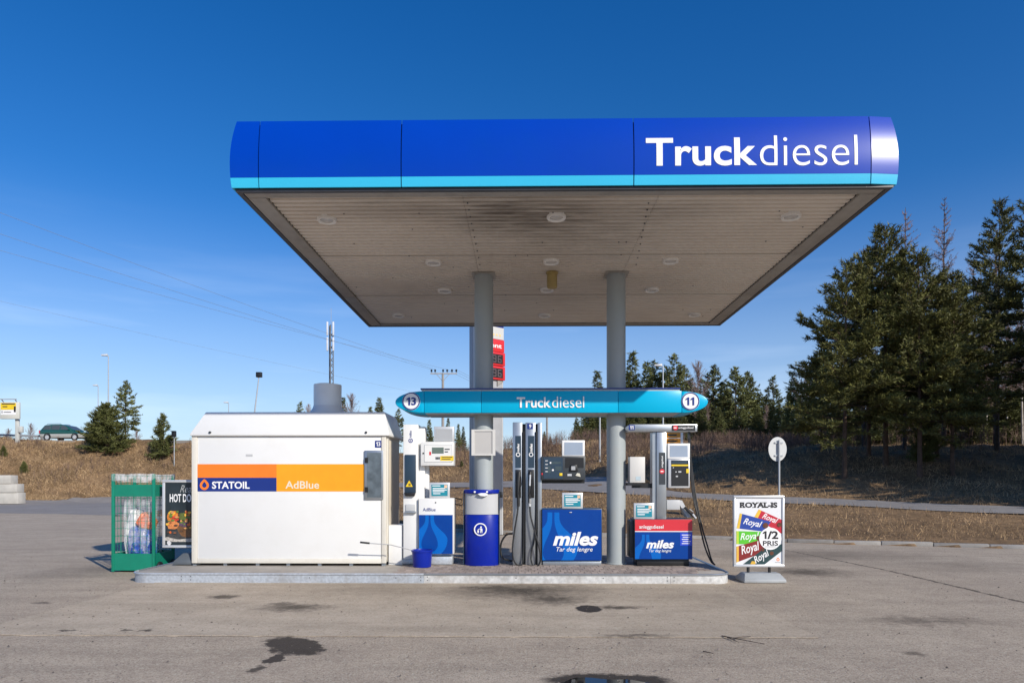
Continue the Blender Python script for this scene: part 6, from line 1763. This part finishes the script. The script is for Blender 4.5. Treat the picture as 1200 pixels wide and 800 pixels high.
pyl.part('bracket', MB().prism([(hw - .25, zz(446)), (hw - .02, zz(446)), (hw - .25, zz(452))], fy_ - .03, fy_), trim_m)
pyl.part('foundation', MB().box(-hw - .15, hw + .15, -.35, .35, -.25, .06), concrete_m, bevel=.02)

# round traffic sign seen from behind
D = 21.2; f = foot(912.5, D); c = pd(911.5, 526, D); r = 14.3 / FPX * D
f.z = max(f.z, 0)
t = Thing('traffic_sign', 'round traffic sign seen from behind on a thin grey post right of the pumps', 'road sign', f)
t.part('post', MB().tube([(c.x + .03, c.y - .03, f.z - .1), (c.x + .03, c.y - .03, c.z + .28)], .030, 10), galv_far)
me_ = t.part('plate', MB().disc(c.x, c.z, r, c.y + .02, c.y + .028, 40), mat('sign_back', (.60, .61, .60), .5, var=.02))
for v_ in me_.data.vertices: v_.co.x = (v_.co.x + f.x - c.x) * .74 + c.x - f.x
for dz in (-.2, .2): t.part('clamp', MB().box(c.x - .10, c.x + .16, c.y - .01, c.y + .019, c.z + dz - .02, c.z + dz + .02), galv_far)

# orange direction sign behind the gantry pump
D = 38; f = foot(786, D)
t = Thing('direction_sign', 'orange direction sign behind the gantry pump terminal', 'road sign', f)
a_, b_ = pd(779, 520.5, D), pd(800, 506, D)
for x_ in (a_.x + .2, b_.x - .15): t.part('post', MB().tube([(x_, f.y, f.z - .1), (x_, f.y, b_.z)], .04, 8), galv_far)
bd = t.part('board', MB().box(a_.x, b_.x, f.y - .09, f.y - .05, a_.z, b_.z), alu)
zm = (a_.z + b_.z) / 2
for z0, z1 in ((a_.z + .03, zm - .02), (zm + .02, b_.z - .03)):
    p_ = t.part('orange_field', MB().box(a_.x + .03, b_.x - .14, f.y - .094, f.y - .091, z0, z1), mat('sign_orange', (.80, .30, .01), .4, var=.03), bd)
    t.part('print_line', MB().box(a_.x + .15, b_.x - .35, f.y - .097, f.y - .0945, (z0 + z1) / 2 - .04, (z0 + z1) / 2 + .05), ink, p_, smooth=False)

# yellow information board at the far left
D = 62; f = foot(20, D); f = foot(20.5, D)
t = Thing('information_board', 'white board with yellow head on a pale post at the left edge', 'road sign', f)
a_, b_ = pd(3, 491, D), pd(25.5, 471.5, D)
t.part('post', MB().box(f.x - .16, f.x + .16, f.y - .1, f.y + .1, f.z - .2, a_.z), mat('pale_post', (.52, .53, .50), .6, var=.05), bevel=.02)
t.part('post_box', MB().box(f.x + .16, f.x + .52, f.y - .18, f.y + .1, f.z + 1.0, f.z + 1.55), mat('pale_post', (.52, .53, .50), .6), bevel=.02)
bd = t.part('board', MB().box(a_.x, b_.x, f.y - .35, f.y - .12, a_.z, b_.z), mat('board_grey', (.60, .60, .54), .5, var=.03), bevel=.03)
W, H = b_.x - a_.x, b_.z - a_.z
def bpan(nm, u0, u1, v0, v1, m, k): return t.part(nm, MB().box(a_.x + u0 * W, a_.x + u1 * W, f.y - .352 - .004 * k, f.y - .351 - .004 * (k - 1), a_.z + v0 * H, a_.z + v1 * H), m, bd, smooth=False)
bpan('yellow_field', .05, .85, .55, .95, yellow, 1); bpan('white_field', .05, .85, .25, .53, letter_white, 1)
bpan('black_arrow', .10, .80, .86, .93, ink, 2); bpan('black_arrow', .74, .84, .40, .75, ink, 2); bpan('print_line', .15, .4, .70, .76, ink, 2)
bpan('print_line', .10, .14, .34, .48, ink, 2); bpan('print_line', .2, .6, .38, .42, ink, 2)
for u in (.15, .85): t.part('lamp_bracket', MB().tube([(a_.x + u * W, f.y - .2, b_.z - .02), (a_.x + u * W, f.y - .5, b_.z + .25)], .04, 6), galv_far)
t.part('lamp_bar', MB().box(a_.x + .05 * W, a_.x + .95 * W, f.y - .56, f.y - .46, b_.z + .2, b_.z + .28), galv_far)

# guard rail beside it
D = 65
a_, b_ = foot(-40, D), foot(52, D + 1)
t = Thing('guard_rail', 'grey guard rail along the embankment road left of the car', 'guard rail', a_)
zr1, zr2 = pd(-40, 508, D).z, pd(52, 511, D + 1).z
n_ = 7
for k in range(n_):
    p = a_.lerp(b_, k / (n_ - 1)); zt_ = zr1 + (zr2 - zr1) * k / (n_ - 1)
    t.part('post', MB().box(p.x - .06, p.x + .06, p.y + .02, p.y + .14, p.z - .3, zt_ + .1), galv_far)
t.part('rail', MB().add([(a_.x, a_.y, zr1 - .09), (b_.x, b_.y, zr2 - .09), (b_.x, b_.y - .06, zr2 - .045), (a_.x, a_.y - .06, zr1 - .045), (a_.x, a_.y, zr1), (b_.x, b_.y, zr2), (b_.x, b_.y - .06, zr2 + .045), (a_.x, a_.y - .06, zr1 + .045), (a_.x, a_.y, zr1 + .09), (b_.x, b_.y, zr2 + .09)],
       [(0, 1, 2, 3), (3, 2, 5, 4), (4, 5, 6, 7), (7, 6, 9, 8)]), galv_far)
# small black box sign on the crest
D = 60; f = foot(202, D); c = pd(203.5, 508, D)
t = Thing('signal_box', 'small black box on a short post beside the lone small pine', 'signal', f)
t.part('post', MB().tube([(c.x, c.y + .1, f.z - .1), (c.x, c.y + .1, c.z)], .04, 8), galv_far)
t.part('box', MB().box(c.x - .15, c.x + .2, c.y - .12, c.y + .12, c.z - .28, c.z + .25), black, bevel=.03)
t.part('hood', MB().box(c.x - .17, c.x + .22, c.y - .25, c.y - .121, c.z + .20, c.z + .24), black)

# concrete blocks at the foot of the left slope
for k, (pxr, y0, y1, lb) in enumerate(((12.5, 556.5, 566.5, 'top pale concrete block of the stack at the left edge'), (19, 566.7, 576.8, 'middle pale concrete block of the stack at the left edge'), (20, 577, 588.5, 'lowest pale concrete block of the stack at the left edge'))):
    D = 48.5; a_, b_ = pd(pxr - 36, y1, D), pd(pxr, y0, D)
    o = finish('concrete_block', MB().box(a_.x - b_.x, 0, 0, .8, a_.z - b_.z - (.1 if k == 2 else 0), 0), block_m, bevel=.035)
    o.location = (b_.x, b_.y + .05 * k, b_.z); o.rotation_euler = (0, 0, R(4 - k)); tag(o, lb, 'concrete block', 'stacked concrete blocks')

# ================================================================== estate car on the embankment road
D = 66.0
X_ = (79.5 - CX) / FPX * D
cpos = foot(79.5, D); zc_ = pd(79.5, 516.3, D).z
cpos.z = zc_ - .0
car = Thing('estate_car', 'dark green estate car with pale lower body on the embankment road', 'car', cpos, rz=R(-5) + YAW, local=True)
tag(finish('embankment_road', MB().prism([tuple(cw(X, Dp)) for X, Dp in ((-70, 64.6), (-24, 65.2), (-24, 69.5), (-70, 69))], zc_ - .6, zc_ - .005, 'z'), road_m, smooth=False), kind='structure')
car_green = mat('car_green', (.012, .085, .075), .25, var=.03, coat=.6)
car_silver = mat('car_lower', (.50, .50, .47), .3, metal=.2, var=.03, coat=.4)
glass = mat('car_glass', (.07, .085, .095), .06, var=.02)
CW = .86
def loft(rows):
    """rows of (x, zlow, zhigh, half width low, half width high)"""
    mb = MB(); v = []
    for x, z0, z1, w0, w1 in rows: v += [(x, -w0, z0), (x, w0, z0), (x, w1, z1), (x, -w1, z1)]
    n = len(rows); f = [(0, 1, 2, 3), tuple((n - 1) * 4 + k for k in (3, 2, 1, 0))]
    f += [(i * 4 + k, i * 4 + 4 + k, i * 4 + 4 + (k + 1) % 4, i * 4 + (k + 1) % 4) for i in range(n - 1) for k in range(4)]
    return mb.add(v, f)
car.part('lower_body', loft([(-2.28, .36, .60, .74, .80), (-2.2, .28, .62, .80, .85), (-1.2, .24, .62, .84, .87), (1.2, .24, .62, .84, .87), (2.1, .26, .60, .80, .84), (2.30, .34, .56, .68, .72)]), car_silver, bevel=.04)
car.part('upper_body', loft([(-2.29, .605, .86, .80, .78), (-2.2, .605, .98, .85, .84), (-.6, .605, .97, .87, .86), (.75, .605, .95, .87, .85), (1.6, .605, .86, .85, .80), (2.2, .58, .74, .80, .72), (2.31, .56, .64, .70, .64)]), car_green, bevel=.03)
cabin_ = car.part('cabin', loft([(-2.16, .96, 1.02, .80, .76), (-1.85, .96, 1.46, .80, .64), (-1.2, .96, 1.53, .80, .64), (-.2, .96, 1.54, .80, .64), (.35, .95, 1.42, .80, .66), (1.15, .93, .98, .78, .74)]), car_green, bevel=.02)
def side_win(nm, pts, m):
    for s_ in (-1, 1):
        v = []
        for x, z in pts:
            w = .80 + (.64 - .80) * (z - .96) / (1.52 - .96)
            v.append((x, s_ * (w + .012), z))
        v2 = [(x, y - s_ * .02, z) for x, y, z in v]; n = len(v)
        car.part(nm, MB().add(v + v2, [tuple(range(n)), tuple(range(2 * n - 1, n - 1, -1))] + [(i, (i + 1) % n, (i + 1) % n + n, i + n) for i in range(n)]), m, cabin_)
side_win('window', [(-1.98, 1.04), (-1.18, 1.02), (-1.20, 1.44), (-1.78, 1.41)], glass)
side_win('window', [(-1.08, 1.02), (-.25, 1.01), (-.22, 1.46), (-1.10, 1.45)], glass)
side_win('window', [(-.15, 1.01), (.82, 1.0), (.32, 1.36), (-.12, 1.46)], glass)
car.part('windscreen', MB().add([(1.08, -.66, 1.0), (1.08, .66, 1.0), (.42, .58, 1.40), (.42, -.58, 1.40), (1.10, -.66, 1.01), (1.10, .66, 1.01), (.44, .58, 1.41), (.44, -.58, 1.41)], [(4, 5, 6, 7), (3, 2, 1, 0), (0, 1, 5, 4), (1, 2, 6, 5), (2, 3, 7, 6), (3, 0, 4, 7)]), glass, cabin_)
car.part('rear_window', MB().add([(-2.13, -.66, 1.06), (-2.13, .66, 1.06), (-1.9, .58, 1.42), (-1.9, -.58, 1.42), (-2.155, -.66, 1.07), (-2.155, .66, 1.07), (-1.925, .58, 1.43), (-1.925, -.58, 1.43)], [(4, 7, 6, 5), (0, 1, 2, 3), (0, 4, 5, 1), (1, 5, 6, 2), (2, 6, 7, 3), (3, 7, 4, 0)]), glass, cabin_)
for s_ in (-1, 1):
    car.part('roof_rail', MB().tube([(-1.7, s_ * .58, 1.50), (-1.6, s_ * .58, 1.60), (-.3, s_ * .58, 1.61), (-.2, s_ * .58, 1.53)], .02, 6), black)
    car.part('mirror', MB().box(.72, .86, s_ * .88 - .09, s_ * .88 + .09, .98, 1.10), car_green, bevel=.03)
    car.part('headlight', MB().box(2.16, 2.30, s_ * .55 - .15, s_ * .55 + .15, .60, .72), letter_white, bevel=.03)
    car.part('tail_light', MB().box(-2.31, -2.17, s_ * .72 - .12, s_ * .72 + .12, .66, .96), red, bevel=.02)
    for x in (-1.42, 1.38):
        arch = MB().disc(x, .33, .36, s_ * .80 if s_ > 0 else -.885, .885 if s_ > 0 else -.80, 24)
        w_ = car.part('wheel', MB().disc(x, .30, .30, (s_ * .79 if s_ > 0 else -.895), (.895 if s_ > 0 else -.79), 24), rubber, bevel=.03)
        car.part('rim', MB().disc(x, .30, .20, s_ * .90 - .012, s_ * .90 + .012, 20), alu, w_)
        car.part('wheel_arch', MB().disc(x, .32, .37, s_ * .878 - .008, s_ * .878 + .008, 28, .31), black)
car.part('front_bumper', MB().box(2.18, 2.38, -.72, .72, .34, .54), car_silver, bevel=.05)
car.part('rear_bumper', MB().box(-2.38, -2.2, -.76, .76, .36, .56), darkgrey, bevel=.05)

# ================================================================== dry grass and scrub
grass_m = mat('dry_grass', (.34, .235, .135), .9, var=.4, scale=.6, island=.4, spec=.1)
scrub_m = mat('bare_scrub', (.17, .115, .09), .9, var=.3, scale=.3, island=.35, spec=.1)
GR = np.random.default_rng(99)
def scatter(n, X0, X1, D0, D1, keep):
    D_ = np.sqrt(GR.uniform(D0 * D0, D1 * D1, n)); X_r = GR.uniform(X0, X1, n)   # X0, X1 are slopes X / D
    X_ = X_r * D_
    ok = ~inside(LOT, X_, D_) & ~inside(ROADP, X_, D_) & keep(X_, D_)
    ok &= (edge_dist(KERB[::-1] + [], X_, D_) > .0)
    return X_[ok], D_[ok]
def grass(name, n, X0, X1, D0, D1, h, w, label, keep=lambda x, d: np.ones(x.shape, bool), m=grass_m, lean=.55):
    X_, D_ = scatter(n, X0, X1, D0, D1, keep)
    dens = np.sin(X_ * .9 + 1.3 * np.sin(D_ * .8)) * np.sin(D_ * 1.2 - X_ * .5) + GR.normal(0, .55, X_.shape)
    X_, D_ = X_[dens > -.35], D_[dens > -.35]
    z = hgt(X_, D_)
    P = np.column_stack([X_ * _c - D_ * _s, X_ * _s + D_ * _c, z - .01])
    d = np.column_stack([GR.normal(0, lean, len(X_)), GR.normal(0, lean, len(X_)), np.ones(len(X_))])
    L = h * GR.uniform(.35, 1.3, len(X_)); W_ = w * GR.uniform(.6, 1.4, len(X_))
    o = link(bpy.data.objects.new(name, np_mesh(name, *blades_np(P, d, L, W_, GR), m)))
    tag(o, label, 'grass', kind='stuff')
away = lambda x, d: edge_dist(LOT, x, d) > .12
grass('verge_grass', 120000, -.55, .95, 15.5, 33, .07, .014, 'short dry grass on the verge behind the kerb', lambda x, d: away(x, d), lean=.9)
grass('verge_grass', 40000, -.5, .3, 24, 47, .12, .022, 'dry grass on the back of the verge')
grass('bank_grass', 55000, .18, 1.0, 25, 46, .22, .022, 'dry grass on the dark right bank', lean=.8)
grass('embankment_grass', 110000, -.85, -.38, 49, 64, .30, .035, 'dry grass on the left embankment', lean=.8)
grass('embankment_grass', 60000, -.4, .25, 48, 75, .32, .04, 'dry grass on the bank beyond the road')
grass('verge_weeds', 9000, -.5, .95, 16.5, 33, .22, .016, 'taller dead weed stalks on the verge', lambda x, d: away(x, d), lean=.45)
# leafless scrub
def scrub(name, n, X0, X1, D0, D1, h, label, keep=lambda x, d: np.ones(x.shape, bool)):
    X_, D_ = scatter(n, X0, X1, D0, D1, keep)
    cl_ = np.sin(X_ * .8 + np.sin(D_ * .5)) + np.sin(X_ * 2.1 - D_ * .7) * .6 + GR.normal(0, .5, X_.shape); k = cl_ > -.2
    X_, D_ = X_[k], D_[k]; z = hgt(X_, D_)
    P = np.column_stack([X_ * _c - D_ * _s, X_ * _s + D_ * _c, z - .05]); m_ = len(P)
    L = h * GR.uniform(.45, 1.2, m_)
    d = np.column_stack([GR.normal(0, .14, m_), GR.normal(0, .14, m_), np.ones(m_)])
    parts = [blades_np(P, d, L, np.full(m_, .028), GR)]
    for k in range(7):
        t = GR.uniform(.25, .95, m_)[:, None]
        d2 = d + GR.normal(0, .45, (m_, 3))
        parts.append(blades_np(P + d * L[:, None] * t / np.linalg.norm(d, axis=1, keepdims=True), d2, L * (1 - t[:, 0]) * GR.uniform(.6, 1.1, m_) + .15, np.full(m_, .018), GR))
    o = link(bpy.data.objects.new(name, np_mesh(name, *merge(parts), scrub_m)))
    tag(o, label, 'scrub', kind='stuff')
scrub('scrub_thicket', 4200, .11, .5, 41, 60, 1.0, 'purple brown leafless thicket below the far trees')
scrub('scrub_thicket', 1500, -.02, .14, 56, 68, 1.3, 'leafless thicket on the bank behind the pumps')
scrub('scrub_thicket', 700, -.2, -.02, 58, 68, 1.4, 'leafless thicket behind the dispenser')
scrub('scrub_thicket', 900, -.85, -.42, 54, 63, .8, 'low leafless scrub on the left embankment')
scrub('scrub_thicket', 1500, .45, 1.0, 36, 52, 1.5, 'leafless undergrowth on the right bank')
# crumbs of stone on the forecourt
n_ = 3200
D_ = GR.uniform(4.9, 14, n_); X_ = GR.uniform(-.8, .8, n_) * D_
ok = ~((X_ > -6.9) & (X_ < 3.6) & (D_ > 9.9)); X_, D_ = X_[ok], D_[ok]
P = np.column_stack([X_ * _c - D_ * _s, X_ * _s + D_ * _c, np.full(len(X_), .010)])
s_ = GR.uniform(.003, .007, len(P)) + .010 * GR.random(len(P)) ** 6
oct_v = np.array([[1, 0, 0], [-.5, .87, 0], [-.5, -.87, 0], [.2, .1, .8]])
Vg = (P[:, None, :] + oct_v[None] * s_[:, None, None] * GR.uniform(.6, 1.4, (len(P), 4, 3))).reshape(-1, 3)
b4 = (np.arange(len(P)) * 4)[:, None]
Tg = np.concatenate([b4 + [[0, 1, 3]], b4 + [[1, 2, 3]], b4 + [[2, 0, 3]]])
tag(link(bpy.data.objects.new('grit', np_mesh('grit', Vg, Tg, mat('grit', (.20, .17, .145), .9, island=.7)))), 'small stones scattered over the forecourt', 'grit', kind='stuff')
# broken twigs
tw = MB(); pts = [gp(846, 744.5, .014), gp(864, 748, .03), gp(896, 754, .012)]
tw.tube(pts, .006, 6, .003).tube([gp(858, 747, .02), gp(872, 745.6, .03), gp(880, 745, .012)], .004, 5, .002).tube([gp(852, 746, .016), gp(866, 752, .018)], .004, 5, .002)
tag(finish('fallen_twig', tw, bark_d), 'forked dry twig lying at the apron edge', 'twig', 'twigs on the forecourt')
tag(finish('fallen_twig', MB().tube([gp(824, 762.5, .012), gp(836, 765, .016)], .006, 6, .003), bark_d), 'short dry stick in front of the forked twig', 'twig', 'twigs on the forecourt')
